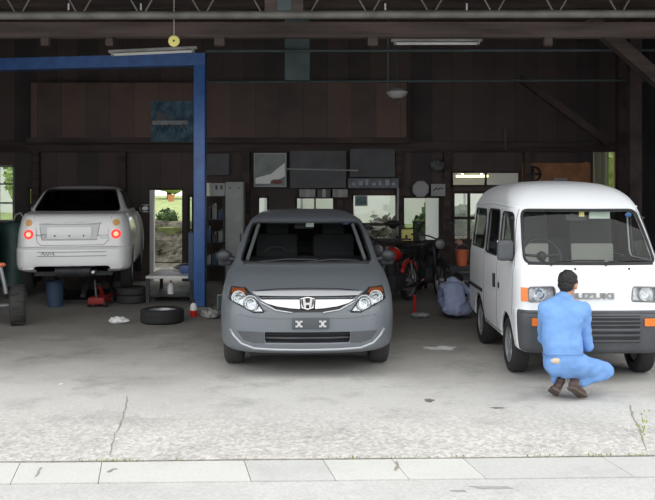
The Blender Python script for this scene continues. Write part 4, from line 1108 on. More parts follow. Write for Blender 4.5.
for k in range(11):
    h = bv.ray_cast(Vector((1.58+.026*k, 11, .235-.0008*(k-5)**2)), Vector((0, 1, 0)))
    if h[0]: wb.append(h[0])
MB().tube(wb, .008, 8).build('waistband', 'coverall_pale', c2, angle=180)
MB().ball((bv.ray_cast(Vector((1.74, 11, .14)), Vector((0, 1, 0)))[0] or Vector((1.74, 11.75, .14))), (.022, .006, .008), (0, -.4, 0)).build('red_mark', 'red_paint', c2)
# move the seated figure to its place
b2.location = (.03, -.22, -.03)

# ============================================================ WORKSHOP CLUTTER, left
t = thing('work_bench', 'low workbench with a pale worn top between white sedan and blue post', 'workbench', (-2.36, 13.85, 0))
MB().bb(-.44, .30, -.62, .62, .39, .43, bev=.006).build('bench_top', 'white_enamel', t)
for x in (-.42, .26):
    for y in (-.55, .55): MB().bb(x-.025, x+.025, y-.025, y+.025, 0, .39).build('leg', 'dark_steel', t, smooth=False)
MB().bb(-.42, .26, -.5, .5, .10, .12).build('lower_shelf', 'dark_steel', t, smooth=False)
t = thing('parts_box', 'small bright blue parts box at the right end of the pale bench', 'box', (-2.20, 13.7, .43))
MB().bb(-.13, .13, -.1, .1, 0, .13, bev=.01).build('box_body', 'blue_paint', t); MB().bb(-.135, .135, -.105, .105, .13, .15, bev=.006).build('lid', 'dark_steel', t)
t = thing('cloth_bundle', 'crumpled grey cloth lying on the pale low bench', 'cloth', (-2.52, 14.2, .43)); 
bpy.data.objects.remove(t)
def rag(name, label, c, r, m, n=9, sd=1, flat=.35, cat='rag'):
    random.seed(sd); mb = MB(); g = bmesh.ops.create_icosphere(mb.bm, subdivisions=4, radius=1.0)
    for v in mb.bm.verts:
        q = v.co*2.2+Vector((sd*3.1, 0, 0)); k = 1+.45*noise.noise(q)+.22*noise.noise(q*2.7)
        v.co = Vector((v.co.x*k*r[0], v.co.y*k*r[1], max(0, (v.co.z*.5+.5)*k*r[2]*(1+.5*noise.noise(q*1.7)))))+Vector(c)
    o = mb.build(name, m, angle=180); tag(o, label, cat); return o
rag('cloth', 'crumpled grey cloth lying on the pale low bench', (-2.35, 14.25, .43), (.16, .10, .08), 'grey_board_light', sd=2, cat='cloth')
rag('rag', 'white crumpled rag on the dark floor below the white sedan', (-2.76, 11.35, 0), (.125, .07, .07), 'paper_white', sd=5)
rag('rag', 'pale grey bundle of rags on the floor at the foot of the blue post', (-1.60, 11.75, 0), (.12, .09, .11), 'grey_board_light', sd=8)
rag('rag', 'small grey rag with loose ends right of the larger rag bundle', (-1.48, 12.05, 0), (.10, .07, .08), 'grey_board', sd=12)
t = thing('oil_can', 'small white canister on the shelf under the pale low bench', 'canister', (-2.46, 13.5, .121))
MB().lathe([(0, 0), (.05, 0), (.05, .14), (.03, .17), (.018, .18), (0, .18)], (0, 0, 0), 'Z', 20).build('can_body', 'white_enamel', t); MB().cyl((0, 0, .18), (0, 0, .21), .015).build('cap', 'red_paint', t)
t = thing('spray_bottle', 'red and white bottle standing on the floor beside the blue post', 'bottle', (-1.86, 11.95, 0))
MB().lathe([(0, 0), (.05, 0), (.052, .02), (.052, .09)], (0, 0, 0), 'Z', 24).build('lower_label', 'red_paint', t)
MB().lathe([(.052, .09), (.05, .14), (.03, .18), (.016, .19), (0, .19)], (0, 0, 0), 'Z', 24).build('bottle_body', 'paper_white', t); MB().cyl((0, 0, .19), (0, 0, .235), .018).build('cap', 'dark_steel', t)
def tire(name, label, loc, rx, r=.29, wd=.18, rim=True, m='rubber', rz=0, group=None):
    t = thing(name, label, 'tyre', loc, rz, group); 
    tm = MB().lathe([(r*.62, -wd*.42), (r*.80, -wd*.52), (r*.95, -wd*.46), (r, -wd*.32), (r*.985, -wd*.1), (r*.985, wd*.1), (r, wd*.32), (r*.95, wd*.46), (r*.80, wd*.52), (r*.62, wd*.42)], (0, 0, 0), 'Z', 40, closed=True).build('tread', m, t, angle=60)
    if rim: MB().lathe([(r*.62, -wd*.4), (r*.62, wd*.4), (r*.58, wd*.4), (r*.55, 0), (r*.2, .02), (r*.18, wd*.2), (0, wd*.2)], (0, 0, 0), 'Z', 32).build('rim', 'rim_metal', t)
    t.rotation_euler = rx; return t
t = tire('tyre', 'black tyre lying flat on the floor in front of the blue post', (-2.20, 11.45, .095), (0, 0, 0))
for k in range(2):
    tire('tyre', 'dark tyre, %s of the two stacked under the rear right corner of the sedan' % ('lower', 'upper')[k], (-3.06, 13.4, .065+.125*k), (0, 0, k*.3), .225, .12, False, 'dusty_rubber', group='tyres stacked under the sedan')
t = thing('plastic_bin', 'dusty blue plastic bin under the tail of the white sedan', 'bin', (-4.10, 12.95, 0))
MB().lathe([(0, 0), (.11, 0), (.135, .36), (.145, .37), (.145, .385), (.125, .385), (.10, .02), (0, .02)], (0, 0, 0), 'Z', 28).build('bin_body', 'blue_plastic', t)
MB().tube([(-.14, 0, .37), (-.1, -.05, .47), (.1, -.05, .47), (.14, 0, .37)], .006).build('handle', 'grey_steel', t)
t = thing('floor_jack', 'dull red trolley jack on the floor beneath the white sedan', 'jack', (-3.45, 13.1, 0))
MB().bb(-.12, .12, -.3, .3, .05, .15, bev=.015).build('frame', 'dull_red', t); MB().cyl((0, .1, .12), (0, -.1, .32), .03).build('arm', 'dull_red', t); MB().cyl((0, -.1, .32), (0, -.1, .345), .06).build('saddle', 'dark_steel', t)
MB().cyl((0, -.25, .12), (0, -.35, .42), .014).build('handle', 'grey_steel', t)
for x in (-.12, .12):
    for y in (-.22, .22): MB().cyl((x-.02, y, .05), (x+.02, y, .05), .05).build('caster', 'dark_steel', t)
t = thing('wire_basket', 'dark green wire crate on the floor beside the silver car', 'crate', (-1.38, 12.5, 0))
for k in range(7): MB().bb(-.2+.062*k, -.19+.062*k, -.16, -.15, 0, .25).build('upright', 'cabinet_grey', t, smooth=False)
MB().bb(-.2, .2, -.149, .15, 0, .22).build('crate_body', 'green_metal', t, smooth=False); MB().tube([(-.2, -.155, .25), (.2, -.155, .25)], .008).build('top_rail', 'cabinet_grey', t)
tag(MB().lathe([(0, 0), (.035, 0), (.045, .09), (.04, .09), (.03, .01), (0, .01)], (-1.30, 12.05, 0), 'Z', 20).build('paper_cup', 'paper_white'), 'small white cup on the floor between rags and silver car', 'cup')
# walk-behind tractor cropped by the left edge
t = thing('hand_tractor', 'walk-behind tractor with fat black tyre and silver strut at left edge', 'tractor', (-4.10, 11.2, 0), math.radians(20))
tw = MB().lathe([(.13, -.08), (.20, -.10), (.245, -.09), (.26, -.05), (.26, .05), (.245, .09), (.20, .10), (.13, .08)], (.06, 0, .262), 'X', 36, closed=True).build('wheel', 'dusty_rubber', t, angle=60)
mb = MB(); mb.lathe([(.135, .05), (.12, .02), (.05, .01), (.0, .01)], (.06, 0, .262), 'X', 28); mb.build('rim', 'rim_metal', tw)
for k in range(18):
    a = k*PI/9; MB().box((.06, .258*math.cos(a), .262+.258*math.sin(a)), (.17, .02, .016), rot=(a-PI/2, 0, .35 if k % 2 else -.35)).build('lug', 'dusty_rubber', tw, smooth=False)
MB().cyl((-.08, -.02, .42), (-.16, -.06, .80), .032, .026).build('strut', 'bright_trim', t); MB().bb(-.42, -.18, -.25, .35, .35, .75, bev=.05).build('engine_cover', 'dark_steel', t)
MB().cyl((-.18, 0, .262), (.0, 0, .262), .03).build('axle', 'grey_steel', t)
MB().cyl((-.35, 0, .35), (-.35, 0, .0), .03).build('stand', 'dark_steel', t)
MB().ball((-.13, -.1, .80), (.05, .03, .03)).build('orange_knob', 'orange_plastic', t)
for x in (-.36, -.22): MB().tube([(x, .3, .72), (x, .8, .98), (x, 1.1, 1.0)], .014).build('handle_bar', 'grey_steel', t)
t = thing('air_tank', 'dark green upright tank below the gridded left window', 'tank', (-5.12, 14.1, 0))
MB().lathe([(0, .12), (.18, .13), (.25, .2), (.25, 1.12), (.20, 1.22), (0, 1.27)], (0, 0, 0), 'Z', 32).build('tank_body', 'green_metal', t)
for a in range(3): MB().cyl((.2*math.cos(a*2.1), .2*math.sin(a*2.1), 0), (.18*math.cos(a*2.1), .18*math.sin(a*2.1), .2), .02).build('leg', 'dark_steel', t)
MB().tube([(0, -.1, 1.24), (.05, -.1, 1.35), (.12, -.1, 1.38), (.18, -.1, 1.30), (.2, -.1, 1.12)], .014).build('hose', 'cabinet_grey', t)

# ============================================================ along the back wall
YB = YW-.16
def PART(t, n): return [c for c in t.children if c.name.split('.')[0] == n][0]
def board(name, label, cat, x0, x1, y0, y1, m, Y=YB, th=.03, frame=None, group=None, parts=None):
    t = thing(name, label, cat, ((X_(x0, Y)+X_(x1, Y))/2, Y, Z_(y1, Y)), 0, group); w_ = (X_(x1, Y)-X_(x0, Y))/2; h = Z_(y0, Y)-Z_(y1, Y)
    MB().bb(-w_, w_, -th, 0, 0, h).build('panel', m, t, smooth=False)
    if frame:
        for (a, b, c, d) in ((-w_, w_, 0, .025), (-w_, w_, h-.025, h), (-w_, -w_+.025, .0251, h-.0251), (w_-.025, w_, .0251, h-.0251)):
            MB().bb(a, b, -th-.012, -th-.001, c, d).build('frame_bar', frame, t, smooth=False)
    return t, w_, h, th
t, w_, h, th = board('glazed_poster', 'framed pale green poster under shiny film above the silver car roof', 'poster', 254, 286.5, 153, 187, 'sky_poster', frame='cabinet_grey')
PART(t, 'panel').data.materials[0] = mat('poster_green', (0.13, 0.16, 0.145), 0.35, var=0.3, scale=4)
mb = MB(); mb.prism([(w_-.03, h*.72), (w_-.03, .20), (-.02, .06), (-w_+.03, .06), (-w_+.03, .17), (.02, .25)], 'Y', -.036, -.031); mb.build('pale_swoosh', 'white_enamel', t, smooth=False)
MB().ball((.12, -.035, .10), (.12, .006, .045)).build('red_shape', mat('faded_red', (.22, .08, .08), .7), t)
board('notice_board', 'grey notice board on the wall just right of the blue post', 'board', 207, 229, 154, 175, 'grey_board')
board('wall_board', 'wide grey wall board right of the framed poster', 'board', 290, 346, 151, 188, 'grey_board')
board('wall_board', 'narrower grey wall board above the window with the rubble view', 'board', 350, 395, 149, 177, 'grey_board')
t, w_, h, th = board('shop_sign_strip', 'long blue-grey sign strip with pale worn marks under the wall boards', 'sign', 348, 398.5, 178.5, 188, 'blue_plastic', Y=YB-.12)
PART(t, 'panel').data.materials[0] = mat('strip_blue', (0.16, 0.17, 0.20), 0.7, var=0.2)
for k in range(7): MB().bb(-w_+.08+.125*k, -w_+.08+.125*k+.05+.02*(k % 2), -.036, -.031, .05, .05+.05+.03*(k % 3)).build('worn_mark', 'cabinet_grey', t, smooth=False)
tag(MB().cyl(at(287, 169, YB-.06), at(358, 170.5, YB-.06), .016).build('wall_tube', 'cabinet_grey'), 'thin pale tube fixed across the grey wall boards', 'tube')
t, w_, h, th = board('sky_poster', 'blue landscape poster with dark script on the loft boards, upper left', 'poster', 151, 193, 101, 142, 'sky_poster', Y=YW-.51, th=.01)
MB().bb(-w_+.03, w_-.1, -.016, -.011, h*.42, h*.52).build('pale_band', 'grey_board_light', t, smooth=False); MB().bb(-w_+.1, -.05, -.016, -.011, h*.53, h*.68).build('pale_block', 'grey_board', t, smooth=False)
pts = [(-w_+.12+.045*k, -.018, h*.34+(.045 if k % 2 else -.04)*(1+.3*(k % 3))) for k in range(13)]; MB().tube(pts, .013, 6).build('script', 'black_plastic', t, angle=180)
t, w_, h, th = board('round_mirror', 'x', 'mirror', 419, 421, 188, 190, 'white_enamel'); 
for c_ in list(t.children): bpy.data.objects.remove(c_)
t['label'] = 'pale octagonal wall clock above the right window'; t['category'] = 'clock'; t.name = 'wall_clock'
p = at(420.5, 189, YB); t.location = p; t.rotation_euler = (0, 0, 0)
MB().prism([(.165*math.cos(PI/8+k*PI/4), .165*math.sin(PI/8+k*PI/4)) for k in range(8)], 'Y', -.045, 0).build('clock_case', 'grey_board_light', t, smooth=False)
MB().lathe([(0, -.05), (.14, -.05), (.145, -.046), (0, -.046)], (0, 0, 0), 'Y', 28).build('clock_face', 'cabinet_grey', t)
t, w_, h, th = board('wall_picture', 'small white picture with dark line drawing right of the clock', 'picture', 431, 445, 184, 196, 'cabinet_grey')
mb = MB().tube([(-.09, -.034, .10), (-.04, -.034, .15), (.0, -.034, .12), (.05, -.034, .16), (.09, -.034, .13)], .010, 6); mb.build('line_drawing', 'black_plastic', t, angle=180)
rag('cloth', 'pale wrinkled cloth hanging on the wall above the small picture', at(438, 171, YB-.06), (.12, .05, .18), 'grey_board', sd=21, cat='cloth')
t, w_, h, th = board('window_picture', 'small teal picture fixed in the upper left of the rubble window', 'picture', 355, 367.5, 195, 206, 'grey_board_light', Y=YW-.03, th=.01)
MB().bb(-w_+.025, w_-.025, -.016, -.011, .03, h-.04).build('picture_print', mat('teal_print', (.10, .19, .19), .7, var=.4, scale=20), t, smooth=False)
tag(MB().cyl(at(398, 188, YB-.05), at(397.5, 236, YB-.05), .022).build('white_pole', 'cabinet_grey'), 'slim white pole standing between two back windows', 'pole')
bpy.data.objects['white_pole'].location = (0, 0, 0)
for i, (a, b, m, lb) in enumerate(((299, 316, 'grey_board_light', 'left pale carton'), (317, 331, 'grey_board', 'middle grey carton'), (332, 348, 'grey_board_light', 'right pale carton'))):
    Y = YB-.02; t = thing('carton', lb+' on the narrow shelf above the middle window', 'box', ((X_(a, Y)+X_(b, Y))/2, Y, Z_(197, Y)), 0, 'cartons on the shelf above the window'); hw = (X_(b, Y)-X_(a, Y))/2-.01
    MB().bb(-hw, hw, -.14, 0, 0, .15, bev=.006).build('carton_body', m, t); MB().bb(-.03, .03, -.144, -.1405, 0, .149).build('tape_strip', 'cabinet_grey', t, smooth=False)
t = thing('narrow_shelf', 'narrow dark shelf with cartons above the middle window', 'shelf', (X_(323, YB), YB, Z_(197, YB)))
MB().bb(-.52, .52, -.17, 0, -.025, 0).build('shelf_board', 'timber_dark', t, smooth=False)
# tall cabinet, shelving
def z0(px, Y): return X_(px, Y)
Y = 15.9
t = thing('locker', 'tall pale grey locker standing between blue post and silver car', 'locker', (X_(235.5, Y), Y, 0))
hw = .165; MB().bb(-hw, hw, -.2, .2, 0, Z_(182, Y), bev=.008).build('locker_body', 'cabinet_grey', t)
d = MB().bb(-hw+.015, hw-.015, -.216, -.201, .08, Z_(197, Y), bev=.004).build('door', 'cabinet_grey', t); MB().bb(hw-.06, hw-.04, -.235, -.217, .8, .95).build('handle', 'dark_steel', d, smooth=False)
for x in (-.08, .08): MB().cyl((x, -.21, Z_(188, Y)), (x, -.2, Z_(188, Y)), .014).build('vent_hole', 'dark_steel', t)
t = thing('storage_rack', 'black storage rack of dark stock right beside the blue post', 'rack', (X_(215.5, Y), Y, 0))
zt = Z_(196, Y)
for x in (-.19, .165):
    for y in (-.2, .17): MB().bb(x, x+.025, y, y+.025, 0, zt).build('upright', 'dark_steel', t, smooth=False)
for k in range(4): MB().bb(-.19, .19, -.2, .2, zt-.02-.42*k, zt-.42*k).build('shelf', 'dark_steel', t, smooth=False)
for i, (a, b, m) in enumerate(((206.5, 212, 'white_enamel'), (212.3, 226, 'cabinet_grey'))):
    tb = thing('carton', ('small white carton with green edge' if i == 0 else 'wide pale carton with dark marks')+' on top of the black rack', 'box', ((X_(a, Y)+X_(b, Y))/2, Y, zt), 0, 'cartons on top of the rack'); hw = (X_(b, Y)-X_(a, Y))/2
    MB().bb(-hw, hw, -.15, .15, 0, .24, bev=.006).build('carton_body', m, tb)
    if i == 0: MB().bb(hw-.03, hw-.005, -.156, -.1505, 0.01, .23).build('green_edge', 'leaf_light', tb, smooth=False)
    else:
        for x in (-.05, .04): MB().bb(x, x+.04, -.156, -.1505, .12, .2).build('dark_mark', 'green_metal', tb, smooth=False)
for k in range(3):
    for j in range(3):
        lb = ('left', 'middle', 'right')[j]; rw_ = ('top', 'second', 'third')[k]
        Zs = zt-.42*(k+1)+.001; hgt = (.2, .27, .16)[(j+k) % 3]
        tb = thing('oil_tin', '%s dark oil tin on the %s open shelf of the black rack' % (lb, rw_), 'tin', (X_(215.5, Y)-.11+.11*j, Y-.08, Zs), 0, 'oil tins on the black rack')
        MB().bb(-.045, .045, -.06, .06, 0, hgt, bev=.006).build('tin_body', ('dark_steel', 'blue_plastic', 'grey_steel')[(j*2+k) % 3], tb); MB().cyl((.015, 0, hgt), (.015, 0, hgt+.02), .014).build('cap', 'cabinet_grey', tb)
# orange bag, office side
t = thing('tool_cabinet', 'dark tool cabinet in front of the office door behind the van', 'cabinet', (2.28, 14.3, 0))
MB().bb(-.28, .28, -.2, .2, 0, .50, bev=.008).build('cabinet_body', 'dark_steel', t)
for k in range(3):
    d = MB().bb(-.26, .26, -.216, -.201, .04+.15*k, .17+.15*k, bev=.004).build('drawer', 'dark_steel', t); MB().bb(-.12, .12, -.23, -.217, .1+.15*k, .115+.15*k).build('drawer_pull', 'grey_steel', d, smooth=False)
t = thing('plastic_bucket', 'orange plastic bucket on the dark cabinet left of the van', 'bucket', (X_(462, 14.2), 14.2, .50))
MB().lathe([(0, 0), (.085, 0), (.115, .25), (.125, .26), (.11, .26), (.08, .015), (0, .015)], (0, 0, 0), 'Z', 28).build('bucket_body', 'orange_plastic', t); MB().tube([(-.115, 0, .25), (-.08, -.03, .33), (0, -.04, .36), (.08, -.03, .33), (.115, 0, .25)], .006).build('handle', 'grey_steel', t)
rag('cloth', 'pale wrinkled paper stuffed in the orange bucket', at(459, 247, 14.2)+Vector((0, 0, .035)), (.06, .05, .07), 'skin', sd=31, cat='cloth')
bpy.data.objects['cloth.002'].data.materials[0] = mat('dusty_pink', (.45, .26, .2), .9)
t = thing('extractor_fan', 'dark round fan on the plywood wall above the van roof', 'fan', at(533, 174, YW-.06))
MB().lathe([(.13, -.05), (.15, -.04), (.15, .02), (.12, .02)], (0, 0, 0), 'Y', 28).build('fan_ring', 'black_plastic', t)
for k in range(4): MB().box((.06*math.cos(k*PI/2), -.01, .06*math.sin(k*PI/2)), (.11, .008, .05), rot=(.4, -k*PI/2, 0)).build('blade', 'dark_steel', t)
MB().cyl((0, -.04, 0), (0, .03, 0), .03).build('hub', 'dark_steel', t)
board('wall_box', 'small pale box on the plywood wall above the van roof', 'box', 553, 566, 178, 190, 'cabinet_grey', Y=YW-.05, th=.10)
tag(MB().cyl(at(505, 129, YB), at(505.5, 150, YB), .02).build('wall_thermometer', 'grey_board'), 'short pale vertical strip on the dark wall above the office transom', 'strip')

# ============================================================ MOTORCYCLES between silver car and seated person
def motorcycle(label, loc, rz, paint, rev=False):
    t = thing('motorcycle', label, 'motorcycle', loc, rz, None)
    # local: front wheel at -y, rear at +y
    for y, nm in ((-.62, 'front_wheel'), (.62, 'rear_wheel')):
        w_ = MB().lathe([(.235, -.04), (.27, -.052), (.30, -.03), (.305, 0), (.30, .03), (.27, .052), (.235, .04)], (0, y, .305), 'X', 36, closed=True).build(nm, 'rubber', t, angle=70)
        MB().lathe([(.235, -.03), (.24, 0), (.235, .03), (.222, .02), (.222, -.02)], (0, y, .305), 'X', 32, closed=True).build('rim', 'rim_metal', w_)
        mb = MB()
        for k in range(12):
            a = k*PI/6; mb.cyl((0.02 if k % 2 else -.02, y, .305), (0, y+.225*math.cos(a), .305+.225*math.sin(a)), .004, seg=6)
        mb.cyl((-.05, y, .305), (.05, y, .305), .035); mb.build('spokes', 'rim_metal', w_)
        MB().tube([(0, y+.33*math.cos(a), .305+.33*math.sin(a)) for a in [PI*(.15+.7*k/10) for k in range(11)]], .03, 8).build('fender', paint, t, angle=180)
    for s in (-1, 1):
        MB().cyl((.07*s, -.62, .305), (.07*s, -.40, .92), .018).build('fork_tube', 'dark_steel' if paint != 'red_paint' else 'grey_steel', t)
        MB().tube([(0, -.38, .95), (.12*s, -.36, 1.0), (.30*s, -.24, 1.03), (.36*s, -.16, 1.02)], .013).build('handlebar', 'dark_steel', t)
        MB().tube([(.22*s, -.32, 1.02), (.28*s, -.34, 1.18)], .006).build('mirror_stem', 'dark_steel', t); MB().ball((.28*s, -.34, 1.21), (.055, .02, .04)).build('mirror', 'dark_steel', t)
        MB().cyl((.08*s, .62, .305), (.11*s, .42, .68), .022).build('shock', 'chrome', t)
        MB().tube([(.1*s, .1, .25), (.13*s, .45, .25), (.14*s, .85, .32)], .035).build('exhaust', 'chrome', t)
    hl = MB().ball((0, -.50, .88), (.09, .07, .09)).build('headlamp', 'dark_steel', t); MB().lathe([(0, -.02), (.06, -.012), (.08, 0), (0, 0)], (0, -.555, .88), 'Y', 24).build('lens', 'grey_steel', hl)
    fused(MB().ball((0, -.10, .78), (.14, .26, .12)).ball((0, .02, .76), (.12, .2, .09)), 'fuel_tank', paint, t, .015, 4)
    fused(MB().box((0, .38, .78), (.24, .55, .08), bev=.03).ball((0, .62, .82), (.1, .12, .06)), 'seat', 'black_plastic', t, .015, 3)
    mb = MB().bb(-.13, .13, -.22, .22, .22, .48, bev=.03).cyl((0, -.1, .45), (0, -.2, .68), .08); mb.build('engine', 'dark_steel', t)
    for pts in ([(0, -.38, .88), (0, -.25, .5), (0, -.2, .25), (0, .2, .22), (0, .62, .305)], [(0, -.38, .88), (0, .1, .66), (0, .5, .7)]): MB().tube(pts, .022).build('frame_tube', 'dark_steel', t)
motorcycle('red motorcycle parked beside the silver car, front wheel towards us', (1.0, 13.1, 0), math.radians(-28), 'red_paint')
motorcycle('black motorcycle parked left of the person in pale coveralls', (1.70, 14.4, 0), math.radians(12), 'black_plastic')
t = thing('toolbox', 'small red toolbox on the floor beside the front of the silver car', 'toolbox', (.80, 11.95, 0))
MB().bb(-.11, .11, -.07, .07, 0, .12, bev=.01).build('box_body', 'red_paint', t); MB().tube([(-.06, 0, .12), (-.05, 0, .15), (.05, 0, .15), (.06, 0, .12)], .007).build('handle', 'dark_steel', t)
rag('rag', 'pale oily rag on the floor left of the seated person', (1.28, 11.85, 0), (.12, .08, .06), 'cabinet_grey', sd=41)
t = thing('red_jack_stand', 'slim red stand on the floor beside the seated person', 'stand', (1.24, 12.25, 0))
MB().cyl((0, 0, .01), (0, 0, .26), .022).build('column', 'red_paint', t); MB().lathe([(0, 0), (.07, 0), (.07, .01), (0, .012)], (0, 0, 0), 'Z', 20).build('base', 'red_paint', t)
t = thing('engine_block', 'dark engine block on a stand behind the motorcycles', 'engine', (.55, 14.7, 0))
MB().bb(-.25, .25, -.2, .2, .45, .95, bev=.04).build('block', 'dark_steel', t); MB().cyl((0, -.2, .6), (0, -.26, .6), .12).build('pulley', 'grey_steel', t); MB().bb(-.2, .2, -.15, .15, .95, 1.08, bev=.03).build('head_cover', 'grey_steel', t)
for x in (-.2, .2):
    for y in (-.15, .15): MB().bb(x-.02, x+.02, y-.02, y+.02, 0, .45).build('leg', 'dark_steel', t, smooth=False)
t = thing('work_table', 'dark work table below the two right back windows', 'table', (.95, 15.6, 0))
MB().bb(-.85, .85, -.3, .3, .80, .84).build('table_top', 'timber_dark', t, smooth=False)
for x in (-.8, .8):
    for y in (-.26, .26): MB().bb(x-.03, x+.03, y-.03, y+.03, 0, .80).build('leg', 'timber_dark', t, smooth=False)
tb = thing('machine_tool', 'grey bench drill with rounded blue-grey head on the dark table', 'bench tool', (X_(393, 15.6), 15.6, .84))
MB().cyl((0, 0, 0), (0, 0, .02), .12, seg=24).build('base', 'dark_steel', tb); MB().cyl((0, .05, .02), (0, .05, .3), .02).build('column', 'grey_steel', tb); fused(MB().ball((0, 0, .3), (.16, .14, .06)).ball((0, 0, .26), (.08, .1, .06)), 'head', 'dark_steel', tb, .015, 3)
tb = thing('parts_crate', 'yellow cardboard crate on the dark table below the right window', 'box', (X_(407, 15.5), 15.5, .84)); MB().bb(-.1, .1, -.1, .1, 0, .20, bev=.005).build('crate_body', 'yellow', tb); MB().bb(-.04, .0, -.106, -.1005, .04, .10).build('torn_patch', 'timber', tb, smooth=False)
for k, (x, h_, m, lb) in enumerate(((-.70, .16, 'grey_steel', 'squat grey jar'), (-.55, .24, 'dark_steel', 'tall dark jar'), (-.40, .12, 'cabinet_grey', 'short pale jar'), (.64, .2, 'dark_steel', 'tall dark jar'), (.76, .14, 'grey_steel', 'grey jar'))):
    side = 'left end' if x < 0 else 'right end'
    tb = thing('jar', '%s on the %s of the dark work table' % (lb, side), 'jar', (.95+x, 15.5, .84), 0, 'jars on the work table'); MB().lathe([(0, 0), (.045, 0), (.045, h_*.8), (.03, h_), (0, h_)], (0, 0, 0), 'Z', 18).build('jar_body', m, tb); MB().cyl((0, 0, h_), (0, 0, h_+.02), .032).build('lid', 'black_plastic', tb)

# dust and damp marks with a shape of their own
def puddle(name, px, py, rx, ry, m, z, sd):
    x, y = G(px, py); mb = MB(); n = 40; vs = []
    for k in range(n):
        a = 2*PI*k/n; q = Vector((math.cos(a)*1.5, math.sin(a)*1.5, sd)); r = 1+.6*noise.noise(q)+.3*noise.noise(q*2.5)
        vs.append(mb.bm.verts.new((x+rx*r*math.cos(a), y+ry*r*math.sin(a), z)))
    mb.bm.faces.new(vs); return struct(mb, name, m, smooth=False)
mat('pale_dust', (0.85, 0.84, 0.82), 0.9, var=.1); mat('damp', (0.33, 0.33, 0.32), 0.6, var=.15, scale=10); mat('oil_stain', (0.2, 0.19, 0.18), 0.6, var=.2)
puddle('dust_mark', 440, 348, .20, .10, 'pale_dust', .002, 3.1)
puddle('damp_mark', 493, 485.5, .11, .028, 'damp', -.0105, 7.2); puddle('damp_mark', 458, 489, .05, .02, 'damp', -.0105, 1.2)
puddle('oil_mark', 430, 400.5, .05, .05, 'oil_stain', .002, 5.5); puddle('oil_mark', 497, 408, .05, .025, 'oil_stain', .002, 9.5); puddle('chalk_mark', 61, 384, .018, .03, 'pale_dust', .002, 2.2)

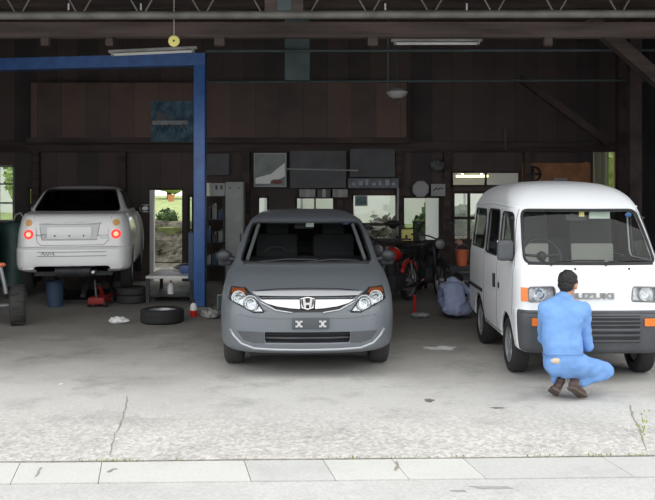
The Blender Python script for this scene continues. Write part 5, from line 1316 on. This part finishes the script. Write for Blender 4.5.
# ============================================================ OUTSIDE, behind the back wall
t = thing('stone_bank', 'mossy stone bank outside the open back doorway', 'stone wall', (-3.6, 20.6, 0))
random.seed(4)
g = MB(); bmesh.ops.create_grid(g.bm, x_segments=80, y_segments=16, size=1)
for v in g.bm.verts:
    x = v.co.x*3.8; u = (v.co.y+1)/2; v.co = Vector((x, u*.9, u*.95))
    n_ = noise.noise(Vector((x*2.2, u*3, 1)))*.22+noise.noise(Vector((x*6, u*7, 3)))*.10; v.co += Vector((0, -n_, n_*.3 if u > .1 else 0)); v.co.z = max(-.01, v.co.z)
g.build('stone_face', 'rock', t, smooth=False)
struct(MB().prism([(21.2, .80), (50, 1.3), (50, 0), (21.5, 0)], 'X', -22, 12), 'lawn_bank', 'grass_green', smooth=False)
def bush(label, loc, r, h, m, n=260, trunk=False, cat='bush', sd=1, group=None):
    random.seed(sd); t = thing('bush' if cat == 'bush' else 'tree', label, cat, loc, 0, group); mb = MB()
    for k in range(n):
        a = random.uniform(0, 2*PI); e = math.acos(random.uniform(-.6, 1)); rr = random.uniform(.75, 1.05)*(1+.3*noise.noise(Vector((a, e, sd))))
        c = Vector((r*rr*math.sin(e)*math.cos(a), r*rr*math.sin(e)*math.sin(a)*.8, h*.55+h*.5*rr*math.cos(e))); s_ = r*random.uniform(.12, .22)
        u = Vector((random.gauss(0, 1), random.gauss(0, 1), random.gauss(0, 1))).normalized(); w2 = u.orthogonal().normalized()*s_*.6; u *= s_
        mb.bm.faces.new([mb.bm.verts.new(c+q) for q in (-u, w2, u, -w2)])
    mb.build('foliage', m, t, smooth=False)
    mb = MB(); g_ = bmesh.ops.create_icosphere(mb.bm, subdivisions=3, radius=1)
    for v in mb.bm.verts:
        k = .85+.25*noise.noise(v.co*2+Vector((sd, 0, 0))); v.co = Vector((v.co.x*r*k, v.co.y*r*.8*k, h*.55+v.co.z*h*.45*k))
    mb.build('inner_leaves', m, t)
    MB().cyl((0, 0, -.02), (0, 0, h*.5), r*.08).build('trunk', 'timber_dark', t)
bush('pale green tree beyond the lawn, seen through the open back doorway', (-8.1, 44, 1.18), 1.6, 2.2, 'leaf_light', 500, cat='tree', sd=2)
bush('dark shrub on the stone bank left side of the open doorway', (-4.15, 22.2, .75), .30, .45, 'leaf_dark', 200, sd=3)
bush('green tree seen through the narrow window by the right wall', (8.0, 24.5, .86), 1.5, 4.2, 'leaf_light', 700, cat='tree', sd=5)
bush('light green tree seen through the small window left of the sedan', (-8.2, 24, .85), .8, 2.4, 'leaf_light', 300, cat='tree', sd=6)
bush('dark hedge outside the right back window', (2.75, 20.3, -.02), .75, 1.45, 'leaf_dark', 420, sd=7)
bush('mixed green hedge outside the window below the sign strip', (1.35, 20.4, -.02), .55, 1.05, 'rock', 320, sd=8)
t = thing('terracotta_pot', 'orange-brown clay pot on the lawn beyond the doorway', 'pot', (X_(171, 40), 40, 1.126)); MB().lathe([(0, 0), (.12, 0), (.18, .3), (.19, .32), (.16, .32), (.1, .03), (0, .03)], (0, 0, 0), 'Z', 20).build('pot_body', mat('clay', (.6, .25, .12), .9), t)
def house(label, x0, x1, y, h, rf):
    t = thing('house', label, 'building', ((x0+x1)/2, y, .80+(y-21.2)*.01736 if x0 > -9 else 0.9)); w_ = (x1-x0)/2
    MB().bb(-w_, w_, 0, 5, 0, h).build('wall', 'house_white', t, smooth=False)
    MB().prism([(-w_-.4, h+.002), (w_+.4, h+.002), (w_*.6, h+1.6), (-w_*.6, h+1.6)], 'Y', -.5, 5.5).build('roof', rf, t, smooth=False)
    for x in (-w_*.5, w_*.45):
        f_ = MB().bb(x-.5, x+.5, -.04, -.001, h*.12, h*.36).build('window', 'cabinet_grey', t, smooth=False); MB().bb(x-.44, x+.44, -.05, -.041, h*.14, h*.34).build('pane', 'house_white', f_, smooth=False)
house('white house outside, filling the middle back windows', -3.4, 5.6, 22.6, 3.0, 'grey_board')
house('white outbuilding beyond the gridded left window', -18, -10.6, 29, 3.2, 'grey_board')
